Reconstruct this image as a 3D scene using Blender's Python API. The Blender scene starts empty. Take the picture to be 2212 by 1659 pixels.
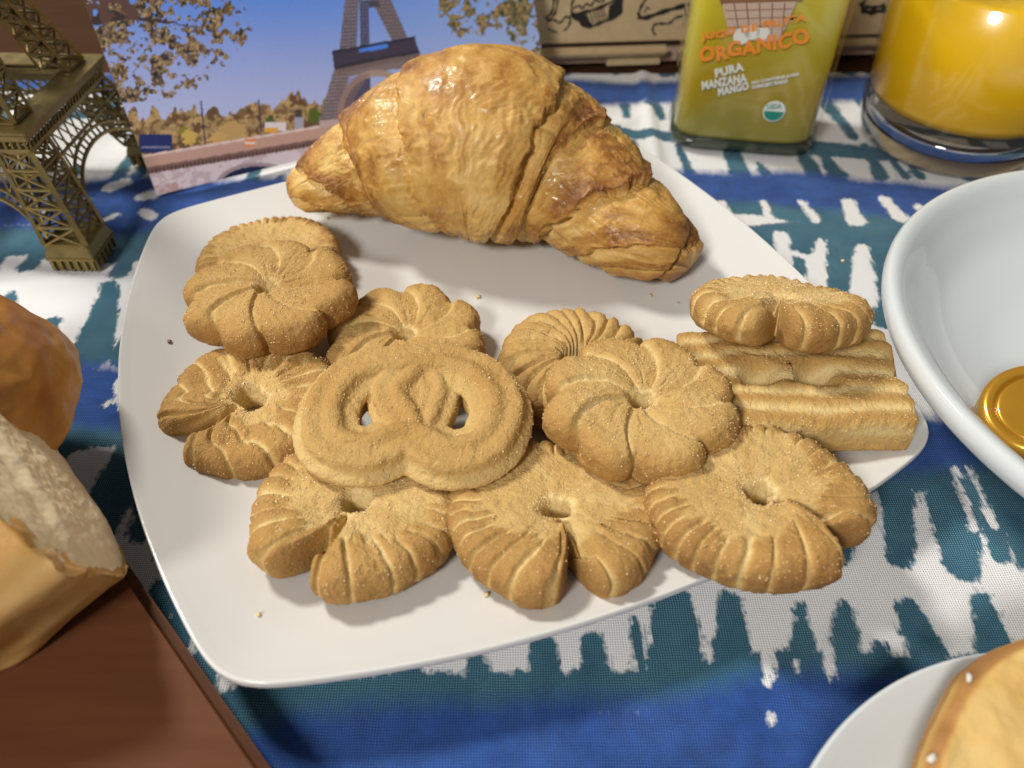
import bpy, bmesh, math, random
import numpy as np
from mathutils import Vector, Matrix

# ------------------------------------------------------------------ camera, world, lamps, exposure
scn = bpy.context.scene
COL = scn.collection
CAM_H, FPX, PITCH = 0.209, 773.0, math.radians(45)
cd = bpy.data.cameras.new('camera')
cam = bpy.data.objects.new('camera', cd); COL.objects.link(cam)
cam.location = (0, 0, CAM_H); cam.rotation_euler = (math.radians(90) - PITCH, 0, 0)
cd.sensor_width = 36; cd.lens = FPX / 1024 * 36; cd.clip_start = 0.005; cd.clip_end = 50
cd.dof.use_dof = True; cd.dof.focus_distance = 0.262; cd.dof.aperture_fstop = 10.0
scn.camera = cam

w = bpy.data.worlds.new('World'); scn.world = w; w.use_nodes = True
bg = w.node_tree.nodes['Background']
bg.inputs[0].default_value = (1.0, 0.96, 0.92, 1); bg.inputs[1].default_value = 0.20

def lamp(name, loc, target, size, watts, col):
    l = bpy.data.lights.new(name, 'AREA'); l.shape = 'DISK'; l.size = size; l.energy = watts; l.color = col
    o = bpy.data.objects.new(name, l); COL.objects.link(o); o.location = loc
    o.rotation_euler = (Vector(target) - Vector(loc)).to_track_quat('-Z', 'Y').to_euler()
    return o
LT = Vector((0, .22, 0))
lamp('ceiling_lamp', LT + Vector((-.52, .34, .78)).normalized() * 1.5, LT, .24, 20.0, (1, .96, .88))
lamp('second_ceiling_lamp', LT + Vector((-.38, -.66, .65)).normalized() * 1.6, LT, .34, 18.5, (1, .97, .92))

vs = scn.view_settings
scn.display_settings.display_device = 'sRGB'
vs.view_transform = 'Standard'; vs.look = 'None'; vs.gamma = 1; vs.exposure = -0.10; vs.use_curve_mapping = False
scn.cycles.use_denoising = True
scn.cycles.max_bounces = 10; scn.cycles.transmission_bounces = 8; scn.cycles.transparent_max_bounces = 12
scn.cycles.caustics_reflective = False; scn.cycles.caustics_refractive = True
scn.cycles.sample_clamp_indirect = 4

# ------------------------------------------------------------------ helpers
K = 2212 / 1024
CP, SP = math.cos(PITCH), math.sin(PITCH)
def ray(u, v):
    x = (u / K - 512) / FPX; y = (384 - v / K) / FPX
    return Vector((x, CP + y * SP, -SP + y * CP))
def Q(u, v, z=0.0):                       # a pixel of the photograph (2212 wide) to the point at height z
    d = ray(u, v); t = (z - CAM_H) / d.z
    return Vector((0, 0, CAM_H)) + d * t
def QP(u, v, p0, n):                      # ... to the point on a plane
    d = ray(u, v); c = Vector((0, 0, CAM_H)); t = (p0 - c).dot(n) / d.dot(n)
    return c + d * t
def proj(V):                              # world points -> photograph pixels (2212 wide)
    x = V[..., 0]; y = V[..., 1]; z = V[..., 2] - CAM_H
    dep = y * CP - z * SP; up = y * SP + z * CP
    return (512 + FPX * x / dep) * K, (384 - FPX * up / dep) * K

def lin(r, g, b):
    f = lambda c: (c / 255 / 12.92) if c / 255 <= .04045 else ((c / 255 + .055) / 1.055) ** 2.4
    return (f(r), f(g), f(b))
def LA(c): return np.array(lin(*c))

def _hash(ix, iy, iz, seed):
    h = (ix.astype(np.int64) * 374761393 + iy.astype(np.int64) * 668265263 + iz.astype(np.int64) * 2147483647 + seed * 974711) & 0xffffffff
    h = ((h ^ (h >> 13)) * 1274126177) & 0xffffffff
    h = ((h ^ (h >> 16)) * 2246822519) & 0xffffffff
    return ((h ^ (h >> 15)) & 0xffffff) / 0xffffff * 2 - 1
def vnoise(x, y, z=None, seed=0):
    x = np.asarray(x, float); y = np.asarray(y, float)
    z = np.zeros_like(x) if z is None else np.asarray(z, float) + 0 * x
    x, y, z = np.broadcast_arrays(x, y, z)
    ix, iy, iz = np.floor(x), np.floor(y), np.floor(z)
    fx, fy, fz = x - ix, y - iy, z - iz
    s = lambda t: t * t * t * (t * (6 * t - 15) + 10)
    fx, fy, fz = s(fx), s(fy), s(fz)
    r = 0
    for a in (0, 1):
        for b in (0, 1):
            for c in (0, 1):
                r = r + _hash(ix + a, iy + b, iz + c, seed) * (fx if a else 1 - fx) * (fy if b else 1 - fy) * (fz if c else 1 - fz)
    return r
def fbm(x, y, z=None, seed=0, oct=3):
    r = 0; a = 1.0; f = 1.0
    for i in range(oct):
        r = r + a * vnoise(np.asarray(x) * f, np.asarray(y) * f, None if z is None else np.asarray(z) * f, seed + i * 17)
        a *= .5; f *= 2.03
    return r
def sstep(a, b, x):
    t = np.clip((x - a) / (b - a), 0, 1); return t * t * (3 - 2 * t)

def mesh_np(name, V, F4, smooth=True):
    V = np.asarray(V, np.float32).reshape(-1, 3); F4 = np.asarray(F4, np.int32)
    k = F4.shape[1]
    me = bpy.data.meshes.new(name)
    me.vertices.add(len(V)); me.vertices.foreach_set('co', V.ravel())
    me.loops.add(F4.size); me.loops.foreach_set('vertex_index', F4.ravel())
    me.polygons.add(len(F4)); me.polygons.foreach_set('loop_start', np.arange(0, F4.size, k, dtype=np.int32))
    try: me.polygons.foreach_set('loop_total', np.full(len(F4), k, np.int32))
    except Exception: pass
    me.polygons.foreach_set('use_smooth', np.full(len(F4), smooth))
    me.update(calc_edges=True); me.validate()
    return me
def grid_faces(nu, nv, wu=False, wv=False, flip=False):
    iu = np.arange(nu if wu else nu - 1); iv = np.arange(nv if wv else nv - 1)
    a, b = np.meshgrid(iu, iv, indexing='ij'); a1 = (a + 1) % nu; b1 = (b + 1) % nv
    F = np.stack([a * nv + b, a1 * nv + b, a1 * nv + b1, a * nv + b1], -1).reshape(-1, 4)
    return F[:, ::-1] if flip else F
def set_attr(me, name, vals, typ='FLOAT'):
    at = me.attributes.new(name, typ, 'POINT')
    if typ == 'FLOAT': at.data.foreach_set('value', np.asarray(vals, np.float32).ravel())
    else:
        v = np.asarray(vals, np.float32).reshape(-1, 3); v = np.concatenate([v, np.ones((len(v), 1), np.float32)], 1)
        at.data.foreach_set('color', v.ravel())
def link(name, me, mat, parent=None):
    o = bpy.data.objects.new(name, me); COL.objects.link(o)
    if mat is not None: o.data.materials.append(mat)
    if parent is not None: o.parent = parent
    return o
def tag(o, label=None, cat=None, group=None, kind=None):
    if label: o['label'] = label
    if cat: o['category'] = cat
    if group: o['group'] = group
    if kind: o['kind'] = kind
    return o
def empty(name, loc, rot=(0, 0, 0)):
    o = bpy.data.objects.new(name, None); COL.objects.link(o); o.location = loc; o.rotation_euler = rot
    o.empty_display_size = .01
    return o
def bm_obj(name, bm, mat, parent=None, smooth=False):
    me = bpy.data.meshes.new(name); bmesh.ops.recalc_face_normals(bm, faces=bm.faces); bm.to_mesh(me); bm.free()
    if smooth:
        for p in me.polygons: p.use_smooth = True
    return link(name, me, mat, parent)
def add_box(bm, c, s, rot=None):
    m = Matrix.Translation(c) @ (rot.to_4x4() if rot is not None else Matrix()) @ Matrix.Diagonal((s[0], s[1], s[2], 1))
    return bmesh.ops.create_cube(bm, size=1, matrix=m)['verts']
def add_bar(bm, a, b, wd, th=None, up=(0, 0, 1)):
    a, b = Vector(a), Vector(b); d = b - a; L = d.length
    if L < 1e-6: return
    z = d / L; x = Vector(up).cross(z)
    if x.length < 1e-4: x = Vector((1, 0, 0)).cross(z)
    x.normalize(); y = z.cross(x)
    m = Matrix((x, y, z)).transposed()
    add_box(bm, (a + b) / 2, (wd, th or wd, L), m)
def lathe(name, prof, mat, parent=None, n=96, smooth=True):   # prof: (r, z) from axis to axis
    prof = np.array(prof, float); th = np.linspace(0, 2 * np.pi, n, endpoint=False)
    V = np.stack([prof[None, :, 0] * np.cos(th)[:, None], prof[None, :, 0] * np.sin(th)[:, None], np.repeat(prof[None, :, 1], n, 0)], -1)
    me = mesh_np(name, V, grid_faces(n, len(prof), wu=True), smooth)
    return link(name, me, mat, parent)
def catmull(pts, n, closed=False):
    P = np.array(pts, float); m = len(P); out = []
    segs = m if closed else m - 1
    for t in np.linspace(0, segs, n, endpoint=not closed):
        i = min(int(t), segs - 1); f = t - i
        g = (lambda k: P[k % m]) if closed else (lambda k: P[min(max(k, 0), m - 1)])
        p0, p1, p2, p3 = g(i - 1), g(i), g(i + 1), g(i + 2)
        out.append(.5 * (2 * p1 + (p2 - p0) * f + (2 * p0 - 5 * p1 + 4 * p2 - p3) * f * f + (3 * p1 - p0 - 3 * p2 + p3) * f ** 3))
    return np.array(out)
def inpoly(x, y, poly):
    r = np.zeros(x.shape, bool); n = len(poly)
    for i in range(n):
        x0, y0 = poly[i]; x1, y1 = poly[(i + 1) % n]
        if y0 == y1: continue
        c = ((y0 > y) != (y1 > y)) & (x < (x1 - x0) * (y - y0) / (y1 - y0) + x0)
        r ^= c
    return r

# ------------------------------------------------------------------ materials
class NT:
    def __init__(s, name):
        s.m = bpy.data.materials.new(name); s.m.use_nodes = True; s.t = s.m.node_tree
        s.b = s.t.nodes['Principled BSDF']; s.out = s.t.nodes['Material Output']
    def n(s, typ, **kw):
        o = s.t.nodes.new(typ)
        for k, v in kw.items():
            if k.startswith('i_'):
                key = k[2:]; key = int(key) if key.isdigit() else key.replace('_', ' ')
                if hasattr(v, 'is_output'): s.t.links.new(v, o.inputs[key])
                else: o.inputs[key].default_value = v
            else: setattr(o, k, v)
        return o
    def l(s, a, b): s.t.links.new(a, b)
    def math(s, op, a, b=None, c=None, clamp=False):
        o = s.n('ShaderNodeMath', operation=op, use_clamp=clamp)
        for i, v in enumerate((a, b, c)):
            if v is None: continue
            if hasattr(v, 'is_output'): s.l(v, o.inputs[i])
            else: o.inputs[i].default_value = v
        return o.outputs[0]
    def mix(s, f, a, b, mode='MIX'):
        o = s.n('ShaderNodeMix', data_type='RGBA', blend_type=mode)
        for i, v in zip((0, 6, 7), (f, a, b)):
            if hasattr(v, 'is_output'): s.l(v, o.inputs[i])
            else: o.inputs[i].default_value = (*v, 1) if isinstance(v, (tuple, list)) and len(v) == 3 else v
        return o.outputs[2]
    def noise(s, scale, detail=2, rough=.5, vec=None, out=0):
        o = s.n('ShaderNodeTexNoise', i_Scale=scale, i_Detail=detail, i_Roughness=rough)
        if vec is None: vec = s.n('ShaderNodeTexCoord').outputs['Object']
        s.l(vec, o.inputs['Vector']); return o.outputs[out]
    def ramp(s, f, *st):
        o = s.n('ShaderNodeValToRGB'); s.l(f, o.inputs[0]); e = o.color_ramp.elements
        while len(e) < len(st): e.new(.5)
        for i, (p, c) in enumerate(st): e[i].position = p; e[i].color = (*c, 1) if len(c) == 3 else c
        return o.outputs[0]
    def attr(s, name, out='Fac'): return s.n('ShaderNodeAttribute', attribute_name=name).outputs[out]
    def bump(s, h, strength, dist, prev=None):
        o = s.n('ShaderNodeBump', i_Strength=strength, i_Distance=dist); s.l(h, o.inputs['Height'])
        if prev is not None: s.l(prev, o.inputs['Normal'])
        return o.outputs[0]
    def set(s, **kw):
        for k, v in kw.items():
            k = k.replace('_', ' ')
            if hasattr(v, 'is_output'): s.l(v, s.b.inputs[k])
            else: s.b.inputs[k].default_value = (*v, 1) if isinstance(v, tuple) and len(v) == 3 and s.b.inputs[k].type == 'RGBA' else v
        return s
def simple(name, col, rough=.5, metal=0, **kw):
    s = NT(name); s.set(Base_Color=col, Roughness=rough, Metallic=metal, **kw); return s.m

def m_cookie():
    s = NT('cookie'); bk = s.attr('bake')
    base = s.ramp(bk, (0, (.78, .61, .29)), (.36, (.605, .405, .148)), (.66, (.470, .272, .080)), (1, (.29, .135, .034)))
    n1 = s.noise(160, 4, .6); base = s.mix(s.math('MULTIPLY', s.math('SUBTRACT', n1, .42, clamp=True), 1.3), base, (.46, .27, .088))
    n2 = s.noise(2300, 2, .6)
    base = s.mix(s.math('MULTIPLY', s.math('SUBTRACT', n2, .56, clamp=True), 3.0, clamp=True), base, (.72, .50, .24))
    base = s.mix(s.math('MULTIPLY', s.math('SUBTRACT', .40, s.noise(1500, 2, .5), clamp=True), 3.0, clamp=True), base, (.30, .14, .04))
    v = s.n('ShaderNodeTexVoronoi', i_Scale=420.0); s.l(s.n('ShaderNodeTexCoord').outputs['Object'], v.inputs['Vector'])
    pit = s.math('SUBTRACT', 1, s.math('MULTIPLY', s.math('SUBTRACT', .20, v.outputs[0], clamp=True), 9))
    h = s.math('ADD', s.math('MULTIPLY', n2, .5), s.math('ADD', s.math('MULTIPLY', s.noise(800, 3, .65), .8), s.math('MULTIPLY', pit, .25)))
    s.set(Base_Color=base, Roughness=.78, Normal=s.bump(h, .8, .0008), Specular_IOR_Level=.3)
    return s.m
def m_croissant():
    s = NT('croissant_crust'); c = s.attr('tone'); st = s.attr('strata')
    tc = s.n('ShaderNodeTexCoord').outputs['Object']
    n = s.noise(95, 4, .6)
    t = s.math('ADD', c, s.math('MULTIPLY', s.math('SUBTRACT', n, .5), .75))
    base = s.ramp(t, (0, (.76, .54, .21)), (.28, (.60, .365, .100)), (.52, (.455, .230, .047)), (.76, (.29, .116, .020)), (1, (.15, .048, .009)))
    base = s.mix(s.math('MULTIPLY', s.math('SUBTRACT', s.noise(420, 4, .65), .50, clamp=True), 2.0, clamp=True), base, (.66, .40, .13))
    base = s.mix(s.math('MULTIPLY', s.math('SUBTRACT', s.noise(55, 2, .5), .66, clamp=True), 5.0, clamp=True), base, (.24, .075, .012))
    base = s.mix(s.math('MULTIPLY', st, .55, clamp=True), base, (.74, .50, .20))
    h = s.math('ADD', s.math('MULTIPLY', s.noise(700, 3, .6), .5), s.math('MULTIPLY', s.noise(210, 3, .55), .6))
    rough = s.ramp(s.noise(70, 3, .6), (.36, (.30,) * 3), (.60, (.66,) * 3)); cw_ = s.ramp(s.noise(38, 3, .55), (.48, (0,) * 3), (.64, (.34,) * 3))
    s.set(Base_Color=base, Roughness=rough, Normal=s.bump(h, .5, .0009), Specular_IOR_Level=.4, Coat_Weight=cw_, Coat_Roughness=.14)
    return s.m
def m_ceramic(name, col=(.80, .775, .745), rough=.11):
    s = NT(name)
    b = s.mix(s.math('MULTIPLY', s.noise(14, 3), .08), col, (.60, .585, .55))
    s.set(Base_Color=b, Roughness=rough, Specular_IOR_Level=.5, Normal=s.bump(s.noise(60, 2), .05, .0004))
    return s.m
def m_cloth():
    s = NT('printed_linen'); tc = s.n('ShaderNodeTexCoord').outputs['Object']
    sep = s.n('ShaderNodeSeparateXYZ'); s.l(tc, sep.inputs[0]); X, Y = sep.outputs[0], sep.outputs[1]
    wob = s.math('MULTIPLY', s.math('SUBTRACT', s.noise(130, 2), .5), .0011)
    p = .00074
    wx = s.math('SINE', s.math('MULTIPLY', s.math('ADD', X, wob), 2 * math.pi / p))
    wy = s.math('SINE', s.math('MULTIPLY', s.math('SUBTRACT', Y, wob), 2 * math.pi / p))
    dots = s.math('MULTIPLY', s.math('MULTIPLY', s.math('ADD', wx, 1), .5), s.math('MULTIPLY', s.math('ADD', wy, 1), .5))
    dots = s.math('POWER', dots, 1.6)
    rag = s.math('SUBTRACT', s.noise(520, 3, .65), .5)
    rag2 = s.math('SUBTRACT', s.noise(150, 3, .6), .5)
    mp = s.n('ShaderNodeMapping'); s.l(tc, mp.inputs[0]); mp.inputs['Scale'].default_value = (1, .16, 1)
    stk = s.math('SUBTRACT', s.noise(620, 3, .6, mp.outputs[0]), .5)
    rg = s.math('ADD', s.math('ADD', s.math('MULTIPLY', rag, 3.4), s.math('MULTIPLY', rag2, 4.0)), s.math('MULTIPLY', stk, 4.5))
    def mask(nm, soft):
        d = s.math('ADD', s.attr(nm), rg)
        return s.math('MULTIPLY_ADD', d, -1.0 / soft, .5, clamp=True)
    teal, blue, white = mask('teal', 1.5), mask('blue', 8.0), mask('white', 1.5)
    mott = s.math('MULTIPLY_ADD', s.math('SUBTRACT', s.noise(24, 4, .65), .5), 1.1, s.noise(160, 3, .6), clamp=True)
    cw = s.mix(s.math('MULTIPLY', dots, .95), (.84, .835, .835), (.13, .125, .13))
    ct = s.mix(mott, (.012, .050, .092), (.025, .108, .180))
    cb = s.mix(mott, (.006, .024, .11), (.023, .088, .37))
    thr = s.math('MULTIPLY', dots, s.math('MULTIPLY', s.noise(38, 2), 1.8))
    ct = s.mix(thr, ct, (.22, .42, .46)); cb = s.mix(thr, cb, (.11, .20, .42))
    c = s.mix(teal, cw, ct); c = s.mix(blue, c, cb); c = s.mix(white, c, cw)
    h = s.math('ADD', s.math('MULTIPLY', s.math('ADD', wx, wy), .25), s.math('MULTIPLY', s.noise(2600, 2), .4))
    s.set(Base_Color=c, Roughness=.9, Specular_IOR_Level=.15, Normal=s.bump(h, .55, .0003), Sheen_Weight=.08)
    return s.m
def m_brass():
    s = NT('antique_brass'); n = s.math('MULTIPLY_ADD', s.noise(45, 3, .6), .7, s.math('MULTIPLY', s.noise(300, 4, .6), .35))
    g = s.n('ShaderNodeNewGeometry')
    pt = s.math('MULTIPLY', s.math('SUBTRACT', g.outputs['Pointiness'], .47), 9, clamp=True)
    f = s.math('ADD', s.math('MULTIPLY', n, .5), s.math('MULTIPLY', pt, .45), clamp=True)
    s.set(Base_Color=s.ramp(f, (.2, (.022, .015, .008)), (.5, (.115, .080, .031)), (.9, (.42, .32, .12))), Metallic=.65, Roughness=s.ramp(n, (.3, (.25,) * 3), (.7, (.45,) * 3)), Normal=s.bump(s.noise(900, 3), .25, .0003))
    return s.m
def m_crust():
    s = NT('bread_crust'); t = s.attr('tone'); n = s.noise(70, 4, .6)
    f = s.math('ADD', t, s.math('MULTIPLY', s.math('SUBTRACT', n, .5), .5))
    c = s.ramp(f, (0, (.72, .50, .22)), (.35, (.58, .29, .06)), (.65, (.38, .145, .022)), (1, (.22, .07, .012)))
    h = s.math('ADD', s.noise(160, 4, .6), s.math('MULTIPLY', s.noise(900, 2), .25))
    s.set(Base_Color=c, Roughness=s.ramp(n, (.3, (.28,) * 3), (.7, (.5,) * 3)), Normal=s.bump(h, .25, .0008), Subsurface_Weight=.1, Subsurface_Radius=(.004, .002, .001))
    return s.m
def m_crumb():
    s = NT('bread_crumb'); n = s.noise(320, 4, .7)
    v = s.n('ShaderNodeTexVoronoi', i_Scale=520.0); s.l(s.n('ShaderNodeTexCoord').outputs['Object'], v.inputs['Vector'])
    h = s.math('ADD', n, s.math('MULTIPLY', v.outputs[0], .6))
    s.set(Base_Color=s.ramp(n, (.25, (.82, .64, .38)), (.6, (.93, .80, .56))), Roughness=.9, Normal=s.bump(h, .35, .0006), Subsurface_Weight=.2, Subsurface_Radius=(.004, .003, .002))
    return s.m
def m_wood(name, c0, c1, rough=.35):
    s = NT(name); tc = s.n('ShaderNodeTexCoord').outputs['Object']
    mp = s.n('ShaderNodeMapping'); s.l(tc, mp.inputs[0]); mp.inputs['Scale'].default_value = (1, 9, 9)
    n = s.noise(22, 5, .6, mp.outputs[0])
    s.set(Base_Color=s.ramp(n, (.3, c0), (.7, c1)), Roughness=rough, Normal=s.bump(n, .12, .0006), Specular_IOR_Level=.12)
    return s.m
def m_thin_glass(name, tint):
    s = NT(name); t = s.t
    tr = s.n('ShaderNodeBsdfTransparent'); tr.inputs[0].default_value = (*tint, 1)
    gl = s.n('ShaderNodeBsdfGlossy'); gl.inputs['Roughness'].default_value = .04; gl.inputs[0].default_value = (1, 1, 1, 1)
    fr = s.n('ShaderNodeFresnel'); fr.inputs[0].default_value = 1.45
    ge = s.n('ShaderNodeNewGeometry'); fac = s.math('MULTIPLY', fr.outputs[0], s.math('SUBTRACT', 1, ge.outputs['Backfacing']))
    mx = s.n('ShaderNodeMixShader'); s.l(fac, mx.inputs[0]); s.l(tr.outputs[0], mx.inputs[1]); s.l(gl.outputs[0], mx.inputs[2])
    s.l(mx.outputs[0], s.out.inputs[0]); return s.m
def m_kraft():
    s = NT('kraft_card'); n = s.noise(140, 4, .6)
    s.set(Base_Color=s.ramp(n, (.3, (.47, .345, .19)), (.7, (.56, .42, .245))), Roughness=.75, Normal=s.bump(s.noise(700, 3), .15, .0004)); return s.m

M = dict(cookie=m_cookie(), croissant=m_croissant(), plate=m_ceramic('plate_glaze', (.67, .66, .635)), dish=m_ceramic('dish_glaze', (.64, .68, .69), .07),
         cloth=m_cloth(), brass=m_brass(), crust=m_crust(), crumb=m_crumb(), board=m_wood('board_wood', (.105, .036, .014), (.125, .046, .019), .6),
         table=m_wood('table_wood', (.040, .017, .006), (.058, .025, .010), .8), kraft=m_kraft(), glass=m_thin_glass('clear_glass', (.97, .98, .97)),
         ink=simple('black_ink', (.012, .012, .011), .7), sugar=simple('sugar_grain', (.78, .56, .28), .3, Specular_IOR_Level=.6),
         orange=simple('orange_print', (.95, .30, .03), .5), whitep=simple('white_print', (.82, .82, .78), .5), green=simple('green_print', (.02, .25, .17), .5),
         pink=simple('basket_print', (.62, .45, .36), .5), brownp=simple('basket_line_print', (.27, .12, .06), .5), table_sheen_slab=simple('table_sheen_tan', (.45, .31, .24), .6))  # last entry: pinkish tan imitating the table's reflected light

# ------------------------------------------------------------------ table and cloth
tb = bmesh.new(); add_box(tb, (0, .45, -.0225), (1.8, 1.5, .04))
tag(bm_obj('table_top', tb, M['table']), kind='structure')

def build_cloth():
    xs = np.arange(-.46, .4601, .0015); ys = np.arange(-.16, .4951, .0015)
    X, Y = np.meshgrid(xs, ys, indexing='ij')
    Z = -.0006 + .0006 * fbm(X * 14, Y * 14, seed=5) - .0006
    cr = Q(1400, 170); c2 = Q(1440, 470)                       # pressed fold running away between the bottle and the plate
    def segd(ax, ay, bx, by):
        dx, dy = bx - ax, by - ay; t = np.clip(((X - ax) * dx + (Y - ay) * dy) / (dx * dx + dy * dy), 0, 1)
        return np.hypot(X - ax - t * dx, Y - ay - t * dy), t
    d, t = segd(cr.x, cr.y + .05, c2.x, c2.y); Z += .0022 * np.exp(-(d / .004) ** 2) - .0006
    for pa, pb, hh, ww in [((-60, 625), (320, 600), .0022, .006), ((-60, 560), (240, 628), .0014, .005), ((1500, 200), (1240, 300), .0016, .005), ((1990, 1010), (2300, 1330), .0012, .006), ((1500, 1560), (2000, 1340), .0010, .007), ((600, 1700), (1500, 1600), .0010, .008)]:
        pa, pb = Q(*pa), Q(*pb); d, t = segd(pa.x, pa.y, pb.x, pb.y); Z += hh * np.exp(-(d / ww) ** 2) * np.sin(np.pi * np.clip(t, 0, 1)) ** .5
    big = np.full(X.shape, 40.0); teal = big.copy(); blue = big.copy(); white = big.copy()
    wv = 4.0 * vnoise(X * 26, Y * 9, seed=9)
    def stroke(fld, a, b, w0, w1, z=0):                      # tapered brush stroke between two photograph pixels, widths in mm
        A, B = Q(*a), Q(*b); d, t = segd(A.x, A.y, B.x, B.y)
        np.minimum(fld, d * 1000 - (w0 + (w1 - w0) * t) / 2, out=fld)
    def band(fld, pts, hw):                                  # a dyed band along a line of pixels; half width mm
        P = [Q(*p) for p in pts]
        yy = np.interp(X, [p.x for p in P], [p.y for p in P])
        np.minimum(fld, np.abs(Y - yy) * 1000 - hw + wv, out=fld)
    rnd = random.Random(4)
    def fringe(fld, pts, L, w, gap, side, lean=0.0, jit=.75):   # comb of strokes along a line, side +1 away from camera
        P = [Q(*p) for p in pts]; x = -.45
        while x < .45:
            yy = float(np.interp(x, [p.x for p in P], [p.y for p in P]))
            l = L * rnd.uniform(1 - jit, 1 + jit); ww = w * rnd.uniform(.55, 1.35)
            d, t = segd(x, yy, x + lean * l + rnd.uniform(-.002, .002), yy + side * l)
            np.minimum(fld, d * 1000 - ww * 500 * (1 - .45 * t), out=fld)
            x += gap * rnd.uniform(.45, 1.7)
    # dyed rows, front to back (as lines across the cloth, in photograph pixels)
    L0 = [(0, 1900), (600, 1640), (1200, 1560), (1750, 1500), (2212, 1480)]
    band(blue, [(0, 1990), (600, 1722), (1200, 1645), (1750, 1612), (2212, 1595)], 19); band(teal, [(0, 1770), (500, 1565), (1150, 1500), (1750, 1470), (2212, 1470)], 9)
    for a, b, w0, w1 in [((1590, 1480), (1583, 1292), 14, 7), ((1745, 1430), (1732, 1303), 10, 3), ((1828, 1420), (1828, 1308), 11, 5), ((2020, 1440), (1968, 1312), 14, 8), ((2160, 1400), (2125, 1288), 12, 6),
                         ((1470, 1480), (1452, 1290), 18, 12), ((1395, 1480), (1372, 1330), 5, 2), ((1300, 1490), (1280, 1380), 9, 7), ((1190, 1500), (1170, 1390), 12, 8), ((1050, 1520), (1030, 1420), 10, 6), ((900, 1530), (880, 1440), 12, 8),
                         ((1900, 1440), (1905, 1400), 7, 5), ((1985, 1440), (1990, 1395), 6, 5)]: stroke(teal, a, b, w0, w1)
    for a, b, w0, w1 in [((1790, 1395), (1795, 1455), 4, 2), ((1660, 1400), (1664, 1470), 4, 2), ((1668, 1545), (1670, 1550), 2, 2), ((1720, 1430), (1724, 1450), 2, 2)]: stroke(white, a, b, w0, w1)
    # row behind: blue band passing under the right hand dish, strokes hanging towards the viewer
    R2 = [(0, 850), (330, 860), (1500, 960), (1990, 985), (2212, 960)]
    band(blue, [(0, 830), (250, 850), (1500, 940), (1990, 955), (2212, 930)], 15)
    band(teal, [(0, 880), (250, 890), (1500, 970), (1990, 990), (2212, 990)], 15)
    for a, b, w0, w1 in [((1825, 1100), (1820, 1190), 11, 7), ((1935, 1010), (1948, 1195), 13, 9), ((2050, 960), (2080, 1215), 24, 12), ((2120, 990), (2165, 1195), 14, 7), ((2190, 980), (2230, 1205), 22, 12), ((2300, 980), (2350, 1200), 22, 12), ((1760, 1060), (1755, 1150), 8, 5)]: stroke(teal, a, b, w0, w1)
    for a, b, w0, w1 in [((2065, 1010), (2105, 1140), 2, 3), ((2098, 1005), (2150, 1130), 2, 3)]: stroke(white, a, b, w0, w1)
    # same row on the left, slanted, in front of the figurine
    for a, b, w0, w1 in [((330, 900), (190, 1190), 15, 10), ((270, 960), (165, 1130), 8, 6), ((370, 950), (300, 1140), 14, 9), ((420, 1010), (360, 1190), 14, 9), ((150, 940), (60, 1120), 16, 10), ((350, 1270), (300, 1420), 10, 6), ((480, 1330), (420, 1500), 12, 8), ((400, 1290), (360, 1450), 10, 6)]: stroke(teal, a, b, w0, w1)
    for a, b, w0, w1 in [((165, 985), (140, 1035), 8, 7), ((262, 820), (270, 860), 7, 7), ((225, 865), (255, 850), 2, 2)]: stroke(white, a, b, w0, w1)
    for a, b, w0, w1 in [((110, 690), (60, 760), 7, 12), ((235, 620), (190, 760), 8, 18), ((130, 760), (100, 800), 5, 8), ((20, 640), (-40, 720), 7, 10), ((290, 690), (270, 760), 6, 14), ((330, 640), (310, 740), 5, 12)]: stroke(teal, a, b, w0, w1)
    # row through the figurine's foot
    band(blue, [(0, 455), (300, 455), (700, 400), (1500, 395), (1800, 405), (2212, 470)], 16); band(teal, [(0, 500), (300, 500), (700, 440), (1500, 425), (2212, 500)], 11)
    for a, b, w0, w1 in [((100, 505), (60, 575), 8, 9), ((15, 500), (-30, 590), 9, 9), ((290, 505), (255, 590), 6, 9), ((180, 500), (150, 560), 6, 6)]: stroke(teal, a, b, w0, w1)
    for a, b, w0, w1 in [((238, 400), (262, 390), 8, 9), ((305, 420), (325, 415), 7, 10), ((310, 450), (325, 462), 5, 6), ((225, 470), (250, 458), 3, 3), ((45, 440), (60, 430), 4, 5), ((95, 452), (100, 440), 3, 3)]: stroke(white, a, b, w0, w1)
    # right side rows behind the plate
    band(teal, [(1400, 520), (1700, 505), (2212, 560)], 13); band(blue, [(1400, 405), (1700, 405), (2212, 420)], 12)
    for a, b, w0, w1 in [((1650, 430), (1665, 465), 4, 4), ((1735, 430), (1765, 470), 4, 5), ((1835, 430), (1850, 470), 7, 10), ((1915, 425), (1950, 465), 6, 8), ((1990, 440), (2020, 470), 6, 6), ((1560, 430), (1570, 460), 5, 5)]: stroke(white, a, b, w0, w1)
    for a, b, w0, w1 in [((1720, 560), (1735, 640), 10, 7), ((1810, 540), (1815, 660), 16, 8), ((1890, 560), (1910, 690), 10, 8)]: stroke(teal, a, b, w0, w1)
    for a, b, w0, w1 in [((1775, 515), (1765, 620), 5, 9), ((1690, 505), (1700, 560), 8, 6), ((1865, 530), (1870, 640), 7, 12)]: stroke(white, a, b, w0, w1)
    # far row under the bottle
    band(blue, [(0, 170), (250, 175), (1200, 195), (1500, 195), (2212, 175)], 17); band(teal, [(0, 250), (300, 235), (1200, 270), (2212, 350)], 7)
    fringe(teal, [(0, 215), (250, 215), (1200, 225), (2212, 200)], .030, .008, .017, -1, 0.1); fringe(teal, [(0, 420), (300, 400), (1200, 360), (2212, 380)], .026, .009, .016, 1, 0.0)
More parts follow.
